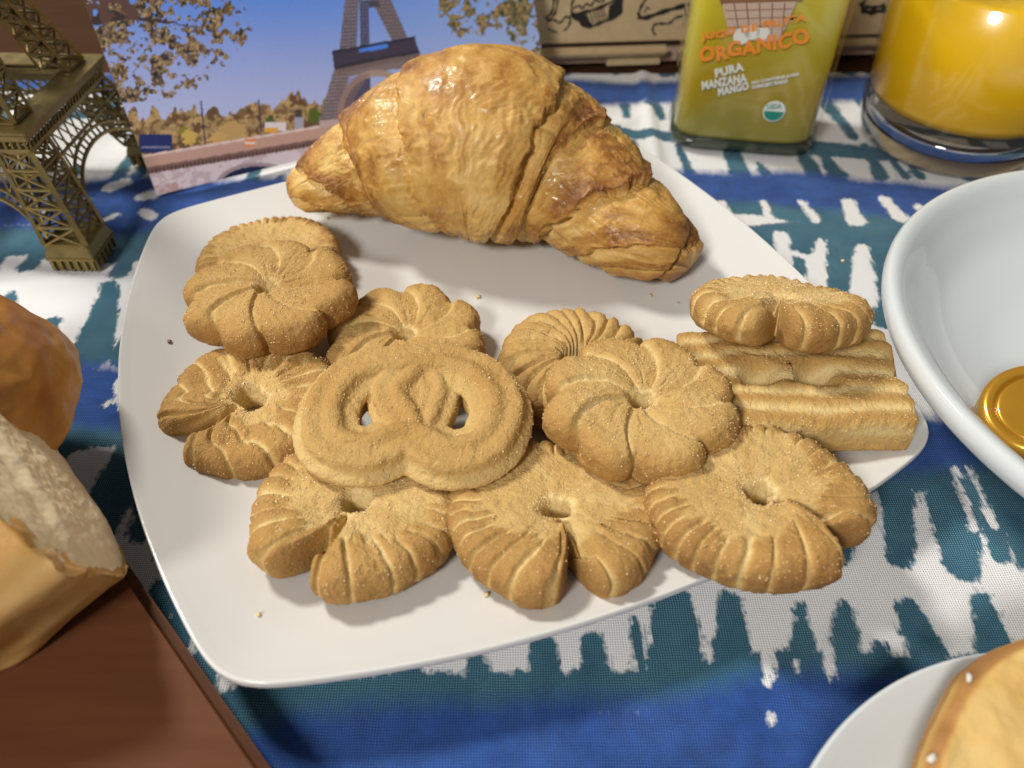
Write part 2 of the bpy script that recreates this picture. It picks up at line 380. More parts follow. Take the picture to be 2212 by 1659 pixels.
    fringe(teal, [(0, 152), (2212, 152)], .008, .009, .02, 1)
    np.minimum(blue, np.abs(Y + .105) * 1000 - 17 + wv, out=blue); np.minimum(teal, np.abs(Y + .075) * 1000 - 12 + wv, out=teal)
    x = -.45
    while x < .45:
        l = rnd.uniform(.012, .034); d, t = segd(x, -.068, x + rnd.uniform(-.004, .004), -.068 + l); np.minimum(teal, d * 1000 - rnd.uniform(3, 7) * (1 - .45 * t), out=teal); x += rnd.uniform(.009, .026)
    me = mesh_np('tablecloth', np.stack([X, Y, Z], -1), grid_faces(len(xs), len(ys)))
    for n_, f in (('teal', teal), ('blue', blue), ('white', white)): set_attr(me, n_, np.clip(f, -30, 30))
    o = link('tablecloth', me, M['cloth'])
    tag(o, 'white linen tablecloth printed with blue and teal brush strokes', 'tablecloth')
build_cloth()

# ------------------------------------------------------------------ square plate
PC = [(-.1560, .2940), (.0400, .3880), (.1390, .1650), (-.0720, .0815)]      # corners A, B, C, D at rim height
pcx = sum(p[0] for p in PC) / 4; pcy = sum(p[1] for p in PC) / 4
def plate_outline(n=400):
    pts = []
    for i in range(4):
        a = np.array(PC[i]); b = np.array(PC[(i + 1) % 4]); d = b - a; nrm = np.array([-d[1], d[0]]) / np.hypot(*d)
        if np.dot(nrm, (a + b) / 2 - np.array([pcx, pcy])) < 0: nrm = -nrm
        bow = [.0050, .0155, .0175, .0205][i]
        for t in np.linspace(0, 1, 60, endpoint=False): pts.append(a + d * t + nrm * bow * 4 * t * (1 - t))
    P = np.array(pts)
    for _ in range(10): P = .5 * P + .25 * (np.roll(P, 1, 0) + np.roll(P, -1, 0))
    seg = np.hypot(*(np.roll(P, -1, 0) - P).T); s = np.concatenate([[0], np.cumsum(seg)]); t = np.linspace(0, s[-1], n, endpoint=False)
    PP = np.vstack([P, P[:1]])
    return np.stack([np.interp(t, s, PP[:, 0]), np.interp(t, s, PP[:, 1])], 1)
POUT = plate_outline()
_pa = np.arctan2(POUT[:, 1] - pcy, POUT[:, 0] - pcx); _pr = np.hypot(POUT[:, 1] - pcy, POUT[:, 0] - pcx); _o = np.argsort(_pa)
_pa, _pr = _pa[_o], _pr[_o]
PROF = [(0, .0062), (.3, .0062), (.55, .0068), (.68, .0085), (.80, .0116), (.90, .0158), (.96, .0188), (.985, .0202), (.996, .0207), (1.0, .0199), (.999, .0180), (.990, .0166), (.95, .0142), (.85, .0098), (.72, .0056), (.64, .0033), (.62, .0002), (.585, .0002), (.57, .0028), (.3, .0030), (0, .0030)]
def plate_z(x, y):
    a = math.atan2(y - pcy, x - pcx); r = math.hypot(y - pcy, x - pcx) / float(np.interp(a, _pa, _pr, period=2 * math.pi))
    pr = PROF[:9]; return float(np.interp(r, [p[0] for p in pr], [p[1] for p in pr]))
def build_plate():
    pr = catmull(PROF, 150); pr[:, 0] = np.clip(pr[:, 0], 0, 1.002)
    c = np.array([pcx, pcy]); V = np.zeros((len(POUT), len(pr), 3))
    V[:, :, 0] = pcx + (POUT[:, None, 0] - pcx) * pr[None, :, 0]; V[:, :, 1] = pcy + (POUT[:, None, 1] - pcy) * pr[None, :, 0]; V[:, :, 2] = pr[None, :, 1]
    th = _r = np.arctan2(POUT[:, 1] - pcy, POUT[:, 0] - pcx)
    me = mesh_np('dinner_plate', V, grid_faces(len(POUT), len(pr), wu=True))
    tag(link('dinner_plate', me, M['plate']), 'square white glazed plate with bowed sides carrying the croissant and cookies', 'plate')
build_plate()

# ------------------------------------------------------------------ cookies
def round_rect_profile(wd, H, ro, ri, n_top=74, n_rest=40):
    pts = []
    def arc(cx, cz, r, a0, a1, n=12):
        for a in np.linspace(a0, a1, n): pts.append((cx + r * math.cos(a), cz + r * math.sin(a)))
    ro2 = min(ro, H * .62); ri2 = min(ri, H * .62); bo, bi = H * .3, H * .2
    arc(ri2, H - ri2, ri2, math.pi, math.pi / 2); arc(wd - ro2, H - ro2, ro2, math.pi / 2, 0); arc(wd - bo, bo, bo, 0, -math.pi / 2); arc(bi, bi, bi, -math.pi / 2, -math.pi)
    P = np.array(pts); PP = np.vstack([P, P[:1]])
    s = np.concatenate([[0], np.cumsum(np.hypot(*np.diff(PP, axis=0).T))]); st = s[24]
    st += (s[36] - s[24]) * .35
    t = np.concatenate([np.linspace(0, st, n_top, endpoint=False), np.linspace(st, s[-1], n_rest, endpoint=False)])
    x = np.interp(t, s, PP[:, 0]); z = np.interp(t, s, PP[:, 1])
    dx = np.roll(x, -1) - np.roll(x, 1); dz = np.roll(z, -1) - np.roll(z, 1); L = np.hypot(dx, dz) + 1e-12
    return x / wd, z, -dz / L * 1.0, dx / L * 1.0
def sugar_for(o, V, N, count, seed, parent):
    rs = np.random.default_rng(seed); ok = np.where(N[:, 2] > .05)[0]
    dens = .5 + .5 * fbm(V[ok, 0] * 130, V[ok, 1] * 130, seed=seed); ok = ok[rs.random(len(ok)) < np.clip(dens, .06, 1)]
    idx = rs.choice(ok, count); c = V[idx] + N[idx] * .00003 + rs.normal(0, .00012, (count, 3))
    oc = np.array([[1, 0, 0], [-1, 0, 0], [0, 1, 0], [0, -1, 0], [0, 0, 1], [0, 0, -1]], float) * .85
    ft = np.array([[0, 2, 4], [2, 1, 4], [1, 3, 4], [3, 0, 4], [2, 0, 5], [1, 2, 5], [3, 1, 5], [0, 3, 5]])
    a = rs.normal(size=(count, 3, 3)); q, _ = np.linalg.qr(a)
    sz = np.abs(rs.normal(.00013, .00008, count)) + .00012
    W = c[:, None, :] + np.einsum('kj,nij->nki', oc, q) * sz[:, None, None]
    F = (ft[None] + 6 * np.arange(count)[:, None, None]).reshape(-1, 3)
    g = link('sugar_grains', mesh_np('sugar_grains', W, F, False), M['sugar'], parent); g['kind'] = 'stuff'
def vnormals(me):
    n = np.zeros(len(me.vertices) * 3, np.float32); me.vertex_normals.foreach_get('vector', n); return n.reshape(-1, 3)
def finish_cookie(me, u, v, zt, H, spin, tilt, label, grains, seed, group=None):
    V = np.zeros(len(me.vertices) * 3, np.float32); me.vertices.foreach_get('co', V); V = V.reshape(-1, 3)
    o = link('butter_cookie', me, M['cookie'])
    R = Matrix.Rotation(math.radians(tilt[0]), 3, 'X') @ Matrix.Rotation(math.radians(tilt[1]), 3, 'Y') @ Matrix.Rotation(math.radians(spin), 3, 'Z')
    o.rotation_euler = R.to_euler(); o.location = Q(u, v, zt) - R @ Vector((0, 0, H))
    sugar_for(o, V, vnormals(me), grains, seed, o)
    return tag(o, label, 'cookie')
def polar_cookie(rx, ry, H, rin, kind, seed, squash=1.0, n=560, notch=-90.0, ngroove=30, ro=.0055, lobes=8, twist=.6, mod=11, inner0=.70, swirl=.28):
    th = np.linspace(0, 2 * np.pi, n, endpoint=False); rs = np.random.default_rng(seed)
    R0 = (rx + ry) / 2; wd = R0 * (1 - rin)
    a, z, nx, nz = round_rect_profile(wd, H, ro, .0035)
    T, A = np.meshgrid(th, a, indexing='ij'); Z = np.repeat(z[None], n, 0); NX = np.repeat(nx[None], n, 0); NZ = np.repeat(nz[None], n, 0)
    al = (T - math.radians(notch) + np.pi) % (2 * np.pi) - np.pi          # angle from the notch
    topw = sstep(.15, .6, Z / H)
    wob = fbm(np.cos(T) * 1.6, np.sin(T) * 1.6, seed=seed) * .035
    D = np.zeros_like(A); bake = np.full(A.shape, .45)
    if kind == 'horseshoe':
        R = 1 + wob; R = R * (1 - .50 * np.exp(-(np.abs(al) / .125) ** 2)) * (1 + .045 * np.exp(-((np.abs(al) - .42) / .24) ** 2) - .03 * np.exp(-((np.abs(al) - 3.0) / .7) ** 2))
        low = np.exp(-(al / 1.25) ** 2)
        sw = swirl * np.tanh(al / .22) * low * (1 - A) ** 1.2
        jit = .22 * vnoise(np.cos(T) * 5, np.sin(T) * 5, seed=seed + 3) + .06 * vnoise(A * 6, T * 3, seed=seed + 4)
        ph = (ngroove * (al + sw) - mod * np.sin(al)) / (2 * np.pi) + jit
        fr = ph - np.floor(ph); dist = np.minimum(fr, 1 - fr)
        wg = .15 + .05 * np.cos(al) * -1; g = np.exp(-(dist / np.maximum(wg, .09)) ** 2)
        inner = inner0 - .32 * low * (inner0 > .5) + .10 * vnoise(np.floor(ph + .5) * 1.7, ph * 0, seed=seed + 9)
        reach = sstep(inner, inner + .10, A)
        amp = (.00160 + .0002 * low) * (.8 + .45 * vnoise(np.floor(ph + .5) * .73, ph * 0 + .5, seed=seed + 5))
        D -= amp * g * reach * (.30 + .70 * topw); D += .0007 * (fr - .5) * reach * topw * (1 - g)
        D += .0005 * reach * topw; D -= .0006 * sstep(.35, .0, A) * topw
        path = al - .16 * np.sin(np.pi * np.clip(A, 0, 1)) * (1 if seed % 2 else -1)
        wsl = np.clip(.050 / np.clip(rin + (1 - rin) * A, .12, 1), .03, .25)
        sl = np.exp(-(np.abs(path) / wsl) ** 2) * sstep(.0, .12, A); Z = Z * (1 - (.20 + .5 * A) * sl * sstep(.25, .8, Z / H))
        D += .0010 * np.exp(-((np.abs(al) - .38) / .30) ** 2) * topw * sstep(.2, .5, A)
        bake = .34 + .38 * reach * (1 - g) + .12 * vnoise(np.cos(T) * 3, np.sin(T) * 3, seed=seed + 2) - .26 * g * reach - .30 * sl
    elif kind == 'flower':
        ph = lobes * (T + twist * (1 - A) ** 1.15) / (2 * np.pi) + .10 * vnoise(np.cos(T) * 2, np.sin(T) * 2, seed=seed + 3)
        fr = ph - np.floor(ph); dist = np.minimum(fr, 1 - fr)
        pho = lobes * T / (2 * np.pi) + .10 * vnoise(np.cos(T) * 2, np.sin(T) * 2, seed=seed + 3); fo = pho - np.floor(pho)
        R = (1 + wob) * (.875 + .145 * np.abs(np.sin(np.pi * fo)) ** .70 * (1 + .10 * (fo - .5)))
        g = np.exp(-(dist / (.038 + .05 * (1 - A))) ** 2); reach = sstep(.0, .14, A)
        D -= .0010 * g * reach * (.25 + .75 * topw); D += .0017 * (fr - .5) * topw * reach * (1 - g)
        D += .0004 * np.sin(np.pi * fr) * topw; D -= .0012 * sstep(.40, .0, A) * topw
        sub = np.exp(-((fr - .55) / .05) ** 2) * sstep(.55, .2, A) * sstep(.08, .2, A); D -= .0005 * sub * topw
        bake = .50 + .16 * sstep(.5, 1, A) - .35 * g * topw + .08 * vnoise(np.cos(T) * 3, np.sin(T) * 3, seed=seed + 2)
    else:                                                                    # ribbed ring
        R = 1 + wob; ph = ngroove * (T + twist * (1 - A)) / (2 * np.pi) + .3 * vnoise(np.cos(T) * 4, np.sin(T) * 4, seed=seed + 3)
        fr = ph - np.floor(ph); dist = np.minimum(fr, 1 - fr); g = np.exp(-(dist / .2) ** 2)
        D -= .0016 * g * (.4 + .6 * topw); D += .0008 * (fr - .5) * topw; D += .0012 * np.sin(np.pi * A) * topw
        bake = .52 + .15 * sstep(.4, 1, A) - .30 * g
    bake = bake + .16 * sstep(.75, .2, Z / H) * sstep(.5, .9, A) - .45 * sstep(.10, .0, A) + ((seed * 5) % 7 - 3) * .022 + .14 * sstep(.78, 1.0, A) * topw
    ri = rin * (1 + (.40 * np.cos(al) + .30 * vnoise(np.cos(T) * 1.5, np.sin(T) * 1.5, seed=seed + 61)) * (kind == 'horseshoe'))
    rr = ri + (R - ri) * A
    cx, cy = np.cos(T), np.sin(T)
    D += .00028 * fbm(cx * rr * 14, cy * rr * 14, Z * 400, seed=seed + 7) + .00012 * vnoise(cx * rr * 55, cy * rr * 55, Z * 1600, seed=seed + 8)
    rr = rr + NX * D / R0
    Z = Z + NZ * D
    Z += .0009 * fbm(cx * rr * 1.5, cy * rr * 1.5, seed=seed + 30) * topw
    V = np.stack([cx * rr * rx, cy * rr * ry, Z], -1)
    me = mesh_np('butter_cookie', V, grid_faces(n, len(a), wu=True, wv=True, flip=True)); set_attr(me, 'bake', np.clip(bake, 0, 1))
    return me
def fix_normals(me):
    bm = bmesh.new(); bm.from_mesh(me); bmesh.ops.recalc_face_normals(bm, faces=bm.faces); bm.to_mesh(me); bm.free()
def rope_cookie(strands, rad, flat, ridges, seed, voxel=.00042, base=None):
    Vs, Fs = [], []; off = 0
    for pts, closed, r0, z0 in strands:
        c = catmull(pts, 200, closed); n = len(c)
        d = np.roll(c, -1, 0) - np.roll(c, 1, 0)
        if not closed: d[0] = c[1] - c[0]; d[-1] = c[-1] - c[-2]
        d /= np.hypot(*d.T)[:, None]; side = np.stack([-d[:, 1], d[:, 0]], 1)
        m = 72; ph = np.linspace(0, 2 * np.pi, m, endpoint=False)
        rr = r0 * (1 + .090 * np.cos(ridges * ph[None, :] + .5 * np.sin(np.arange(n)[:, None] * .045 + seed)) ** 1)
        if not closed:
            e = np.minimum(np.arange(n), n - 1 - np.arange(n)) / 9.0; rr = rr * np.sqrt(np.clip(1 - (1 - np.clip(e, 0, 1)) ** 2, .0, 1))[:, None].clip(.03)
        x = c[:, None, 0] + side[:, None, 0] * np.cos(ph) * rr; y = c[:, None, 1] + side[:, None, 1] * np.cos(ph) * rr
        z = z0 + np.sin(ph)[None] * rr * flat
        Vs.append(np.stack([x, y, z], -1).reshape(-1, 3)); Fs.append(grid_faces(n, m, wu=closed, wv=True) + off); off += n * m
        if not closed:
            pass
    me = mesh_np('rope', np.vstack(Vs), np.vstack(Fs)); 
    bm = bmesh.new(); bm.from_mesh(me); bmesh.ops.holes_fill(bm, edges=[e for e in bm.edges if e.is_boundary], sides=100); bmesh.ops.recalc_face_normals(bm, faces=bm.faces); bm.to_mesh(me); bm.free()
    t = bpy.data.objects.new('tmp', me); COL.objects.link(t)
    md = t.modifiers.new('r', 'REMESH'); md.mode = 'VOXEL'; md.voxel_size = voxel; md.use_smooth_shade = True
    sm = t.modifiers.new('s', 'SMOOTH'); sm.iterations = 3; sm.factor = .5
    dg = bpy.context.evaluated_depsgraph_get(); me2 = bpy.data.meshes.new_from_object(t.evaluated_get(dg)); bpy.data.objects.remove(t)
    me2.name = 'butter_cookie'
    V = np.zeros(len(me2.vertices) * 3, np.float32); me2.vertices.foreach_get('co', V); V = V.reshape(-1, 3); N = vnormals(me2)
    V[:, 2] = np.maximum(V[:, 2], .0002 * 0)
    V2 = V + N * (.00022 * fbm(V[:, 0] * 420, V[:, 1] * 420, V[:, 2] * 420, seed=seed) + .00012 * vnoise(V[:, 0] * 1700, V[:, 1] * 1700, V[:, 2] * 1700, seed=seed + 4))[:, None]
    me2.vertices.foreach_set('co', V2.astype(np.float32).ravel()); me2.update()
    zt = V[:, 2].max()
    bake = .36 + .32 * sstep(.6, 1.0, V[:, 2] / zt) + .2 * sstep(.5, .15, V[:, 2] / zt) + .1 * vnoise(V[:, 0] * 90, V[:, 1] * 90, seed=seed)
    if base is not None: bake = bake + base(V)
    set_attr(me2, 'bake', np.clip(bake, 0, 1))
    return me2, zt

G = 2400
hs = lambda **k: polar_cookie(kind='horseshoe', **k)
CK = []
# horseshoe scrolls
CK.append(finish_cookie(hs(rx=.0290, ry=.0285, H=.0125, rin=.10, seed=11, notch=-100, ngroove=34), 573, 536, .0215, .0125, 10, (-2, -3), 'scroll cookie half hidden behind and under the flower cookie nearest the tower figurine', G, 11))
CK.append(finish_cookie(hs(rx=.0300, ry=.0285, H=.0135, rin=.16, seed=23, notch=-140, ngroove=17, mod=3, ro=.0068, inner0=.22, swirl=1.3), 548, 850, .0215, .0135, 0, (4, 2), 'coarsely ridged scroll cookie lying under the flower cookie, left of the pretzel cookie', G, 23))
CK.append(finish_cookie(hs(rx=.0312, ry=.0290, H=.0130, rin=.11, seed=37, notch=-118, ngroove=29, mod=9), 774, 1072, .0240, .0130, 0, (-6, 3), 'scroll cookie with open notch lying in front of and under the pretzel cookie', G, 37))
CK.append(finish_cookie(hs(rx=.0322, ry=.0305, H=.0130, rin=.105, seed=5, notch=-79, ngroove=33), 1200, 1078, .0255, .0130, 0, (-8, 0), 'whole scroll cookie with a small centre hole between two other scroll cookies', 1100, 5))
CK.append(finish_cookie(hs(rx=.0312, ry=.0290, H=.0130, rin=.12, seed=71, notch=-42, ngroove=31), 1632, 1050, .0320, .0130, 0, (-6, -3), 'scroll cookie overhanging the plate edge with its notch open toward the cloth', G, 71))
CK.append(finish_cookie(hs(rx=.0300, ry=.0265, H=.0120, rin=.09, seed=52, notch=-108, ngroove=27, mod=8), 1690, 635, .0430, .0120, 0, (-22, 2), 'scroll cookie tilted on top of the rectangular cookie', G, 52))
# flowers
fl = lambda **k: polar_cookie(kind='flower', **k)
CK.append(finish_cookie(fl(rx=.0310, ry=.0270, H=.0135, rin=.10, seed=81, lobes=8, twist=.7), 572, 612, .0360, .0135, 14, (4, 0), 'flower shaped cookie with swirled petals, stacked on two scroll cookies', G, 81))
CK.append(finish_cookie(fl(rx=.0300, ry=.0290, H=.0130, rin=.10, seed=92, lobes=8, twist=.8), 872, 712, .0205, .0130, 5, (0, 0), 'flower shaped cookie on the plate, its front covered by the pretzel cookie', 700, 92))
CK.append(finish_cookie(fl(rx=.0308, ry=.0285, H=.0135, rin=.10, seed=14, lobes=8, twist=.65), 1388, 850, .0370, .0135, -6, (1, 2), 'flower shaped cookie with swirled petals stacked over the ribbed ring cookie', G, 14))
CK.append(finish_cookie(polar_cookie(.0285, .0300, .0140, .19, 'ring', 33, ngroove=24, twist=.5, ro=.0075), 1245, 765, .0225, .0140, 0, (0, 0), 'ribbed ring cookie mostly hidden under a flower shaped cookie', 700, 33))
# pretzel
s_ = .0345
pz = lambda pts: [(x * s_, y * s_) for x, y in pts]
me, zt = rope_cookie([
    (pz([(-.02, -.38), (-.36, -.55), (-.70, -.44), (-.78, -.02), (-.60, .33), (-.20, .47), (.25, .50), (.60, .35), (.78, .0), (.68, -.40), (.36, -.54)]), True, .0098, .0062),
    (pz([(.04, -.42), (-.06, -.18), (-.18, .04), (-.20, .22), (-.05, .44)]), False, .0086, .0066), (pz([(.02, -.42), (.14, -.10), (.18, .15), (.05, .46)]), False, .0070, .0066),
    (pz([(-.42, .22), (-.1, .20), (.2, .24)]), False, .0080, .0036)], .008, .70, 7, 3, base=lambda V: -.05)
CK.append(finish_cookie(me, 895, 856, .0355, zt, -3, (5, 1), 'pretzel shaped cookie with rope ridges lying on top of its neighbours', 1300, 3))
# rectangle
def slab_cookie(hl, hw, H, holes, seed, nx=330):
    W = 2 * hw; a, z, ny, nz_ = round_rect_profile(W, H, .0050, .0050, 120, 60)
    t = np.linspace(-1, 1, nx); X = np.sign(t) * (1 - (1 - np.abs(t)) ** 1.15) * hl
    X, Yc = np.meshgrid(X, (a - .5) * W, indexing='ij'); Z = np.repeat(z[None], nx, 0); NY = np.repeat(ny[None], nx, 0); NZ = np.repeat(nz_[None], nx, 0)
    topw = sstep(.35, .8, Z / H); Y = Yc.copy(); ye = Yc + .0009 * vnoise(X * 120, Yc * 60, seed=seed) + .0007 * np.sin(X * 150 + 1.0); pit = 0
    for hx, hy in holes:
        g = np.exp(-((X - hx) / .0085) ** 2); ye = ye - np.tanh((Yc - hy) / .002) * .0024 * g * np.exp(-((Yc - hy) / .011) ** 2)
        pit = pit + np.exp(-(np.abs(X - hx) / .0044) ** 2.4 - (np.abs(Yc - hy + .25 * np.abs(X - hx)) / .0040) ** 2.4)
        topb = np.exp(-((X - hx) / .010) ** 2 - ((np.abs(Yc - hy) - .0085) / .004) ** 2); Z = Z + .0006 * topb * topw
    rid = -np.cos(2 * np.pi * ye / .0083); D = .00062 * rid * (.3 + .7 * topw) * (.7 + .5 * vnoise(X * 90, Yc * 200, seed=seed + 20))
    seam = np.exp(-(ye / .0014) ** 2); D -= .0003 * seam * topw
    D += .00030 * fbm(X * 420, Yc * 420, Z * 420, seed=seed) + .00014 * vnoise(X * 1700, Yc * 1700, Z * 1700, seed=seed + 2)
    Y = Y + NY * D; Z = Z + NZ * D; Z = Z * (1 - .95 * np.clip(pit, 0, 1) * topw)
    e = np.clip((hl - np.abs(X)) / .0035, 0, 1); k = .80 + .20 * np.sqrt(1 - (1 - e) ** 2); k0 = np.where(e <= 0, .0, k)
    Zc = H * .48; Z = Zc + (Z - Zc) * k0; Y = Y * np.where(e <= 0, .0, .97 + .03 * k)
    X = X + .0006 * rid * (e < .5) * np.sign(X) + .0012 * fbm(Yc * 120, Yc * 0, seed=seed + 8) * np.sign(X)
    Y = Y * (1 + .03 * np.sin(X * 60 + 1))
    me = mesh_np('butter_cookie', np.stack([X, Y, Z], -1), grid_faces(nx, len(a), wv=True)); fix_normals(me)
    bake = .42 + .30 * rid * topw + .15 * sstep(.7, .2, Z / H) - .35 * np.clip(pit, 0, 1) - .22 * seam * topw + .10 * (1 - e)
    set_attr(me, 'bake', np.clip(bake, 0, 1)); return me
me = slab_cookie(.0350, .0240, .0135, [(-.0118, .0), (.0085, .0)], 8); zt = .0135
CK.append(finish_cookie(me, 1708, 803, .0290, zt, -4, (-1, -4), 'rectangular cookie with long ridges and two openings', 1200, 8))

# ------------------------------------------------------------------ croissant
def build_croissant():
    nu, nv = 560, 330
    rk = [(0, .003), (.012, .0078), (.04, .0110), (.10, .0165), (.21, .0258), (.33, .0355), (.42, .0400), (.5, .0412), (.57, .0380), (.64, .0318), (.70, .0282), (.78, .0245), (.86, .0205), (.92, .0158), (.97, .0112), (.99, .010), (1, .003)]
    ctr = [(630, 432, .0), (700, 394, .10), (800, 356, .21), (910, 330, .36), (1045, 318, .5), (1200, 374, .64), (1300, 440, .74), (1400, 512, .86), (1450, 545, .94), (1488, 578, 1.0)]
    pts3 = []
    for u_, v_, t_ in ctr:
        r_ = max(float(np.interp(t_, *zip(*rk))), .0095); q_ = Q(u_, v_, .0075 + .95 * r_); zf = plate_z(q_.x, q_.y); pts3.append(tuple(Q(u_, v_, max(zf, .007) + .95 * r_)))
    sp = catmull(pts3, nu)
    s = np.linspace(0, 1, nu); seg = np.concatenate([[0], np.cumsum(np.linalg.norm(np.diff(sp, axis=0), axis=1))]); s = seg / seg[-1]
    rad = np.interp(s, *zip(*rk))
    for _ in range(6): rad[1:-1] = .25 * rad[:-2] + .5 * rad[1:-1] + .25 * rad[2:]
    tg = np.gradient(sp, axis=0); tg /= np.linalg.norm(tg, axis=1)[:, None]
    upv = np.array([0, 0, 1.0]); sd = np.cross(tg, upv); sd /= np.linalg.norm(sd, axis=1)[:, None]; up = np.cross(sd, tg)
    ph = np.linspace(0, 2 * np.pi, nv, endpoint=False)
    S, PH = np.meshgrid(s, ph, indexing='ij')
    nz = lambda fx, fp, sd_, o=2: fbm(S * fx, np.cos(PH) * fp, np.sin(PH) * fp, seed=sd_, oct=o)
    # shingled wraps; boundaries further from the middle on top than underneath
    q = (S - .455) / (1 + np.where(S > .455, .30, .16) * np.sin(PH)) + .016 * nz(3, 1.6, 2) + .006 * nz(4, 7, 3) + .0022 * nz(9, 22, 4)
    neg = [.115, .245, .350, .415]; pos = [.090, .175, .285, .400, .478]; dep = {-1: .0036, -2: .0052, -3: .0040, -4: .0024, 1: .0048, 2: .0030, 3: .0040, 4: .0030, 5: .0016}
    fr = np.zeros_like(S); idx = np.zeros_like(S); w_ = np.ones_like(S); stepdepth = np.zeros_like(S)
    for sign, bs in ((-1, neg), (1, pos)):
        b2 = [0] + bs + [.8]
        for i in range(len(b2) - 1):
            m = (q * sign >= b2[i]) & (q * sign < b2[i + 1])
            wd = min(b2[i + 1] - b2[i], .12); fr[m] = np.clip(((q * sign)[m] - b2[i]) / wd, 0, 1); idx[m] = sign * i; w_[m] = wd; stepdepth[m] = dep.get(sign * i, 0) if i else 0
    dist = fr * w_                                             # distance outward from the step
    first = np.abs(idx) > 0
    stepdepth = stepdepth * (.9 + .5 * nz(2, 1.2, 6))
    D = -stepdepth * (.62 * (1 - fr) ** 1.2 + .38 * np.exp(-dist / .012)) + np.where(first, .0009, .0) * np.sin(np.pi * fr) ** .8
    lip = np.exp(-((1 - fr) * w_ / .008) ** 2); D += .0008 * lip * first
    lay = np.exp(-(dist / .026) ** 1.5) * first * (.45 + .55 * sstep(-.3, .5, nz(2, 1.5, 61)))       # exposed laminations beside each step
    stri = .5 + .5 * np.sin(dist * 900 + 5 * nz(5, 4, 12) + 12 * nz(2, 1.3, 13)); D += .0007 * (stri - .5) * lay
    lay2 = sstep(.30, .8, nz(4, 1.4, 21)) * .8
    stri2 = .5 + .5 * np.sin(q * 520 + 7 * nz(4, 3, 14) + 6 * nz(1.5, 1, 15)); D += .00013 * (stri2 - .5) * lay2
    an = lambda fq, fp, sd_, o=3: fbm(q * fq, np.cos(PH) * fp, np.sin(PH) * fp, seed=sd_, oct=o)      # wrinkles running round the body
    D += .0011 * nz(6, 1.6, 31) + .00030 * an(40, 1.6, 32) + .00016 * an(120, 3, 33) + .00014 * nz(60, 17, 34)
    flake = 0; fl2 = 0
    for k_, (fx, fp_, th_) in enumerate([(11, 2, .10), (19, 3.5, .22), (33, 6, .30)]):
        f_ = fbm(q * fx * 1.7 + .6 * nz(20, 6, 70 + k_), np.cos(PH) * fp_, np.sin(PH) * fp_, seed=44 + k_, oct=3); e_ = sstep(th_, th_ + .035, f_); flake = flake + e_ * (.00040, .00022, .00012)[k_]; fl2 = fl2 + np.exp(-((f_ - th_) / .05) ** 2) * .5
    D += flake
    R = rad[:, None] + D * np.clip(rad / .02, .3, 1)[:, None]
    ca, sa = np.cos(PH) * R * 1.03, np.sin(PH) * R
    sa = np.where(sa < 0, sa * .93, sa)
    V = sp[:, None, :] + sd[:, None, :] * ca[..., None] + up[:, None, :] * sa[..., None]
    V[..., 2] = np.maximum(V[..., 2], .0085 + .0006 * nz(9, 3, 60))
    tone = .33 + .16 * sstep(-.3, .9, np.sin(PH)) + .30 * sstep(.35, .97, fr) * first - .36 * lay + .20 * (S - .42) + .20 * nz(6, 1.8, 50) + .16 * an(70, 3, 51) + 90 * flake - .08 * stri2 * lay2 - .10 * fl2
    stra = lay * sstep(.45, .75, stri) * 1.0 + .40 * lay2 * sstep(.55, .8, stri2) + .38 * fl2
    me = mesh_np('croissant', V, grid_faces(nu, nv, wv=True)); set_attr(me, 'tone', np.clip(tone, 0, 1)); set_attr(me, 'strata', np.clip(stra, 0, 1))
    bm = bmesh.new(); bm.from_mesh(me); bmesh.ops.holes_fill(bm, edges=[e for e in bm.edges if e.is_boundary], sides=400); bmesh.ops.recalc_face_normals(bm, faces=bm.faces); bm.to_mesh(me); bm.free()
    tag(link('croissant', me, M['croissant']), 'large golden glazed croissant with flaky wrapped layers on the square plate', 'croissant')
build_croissant()

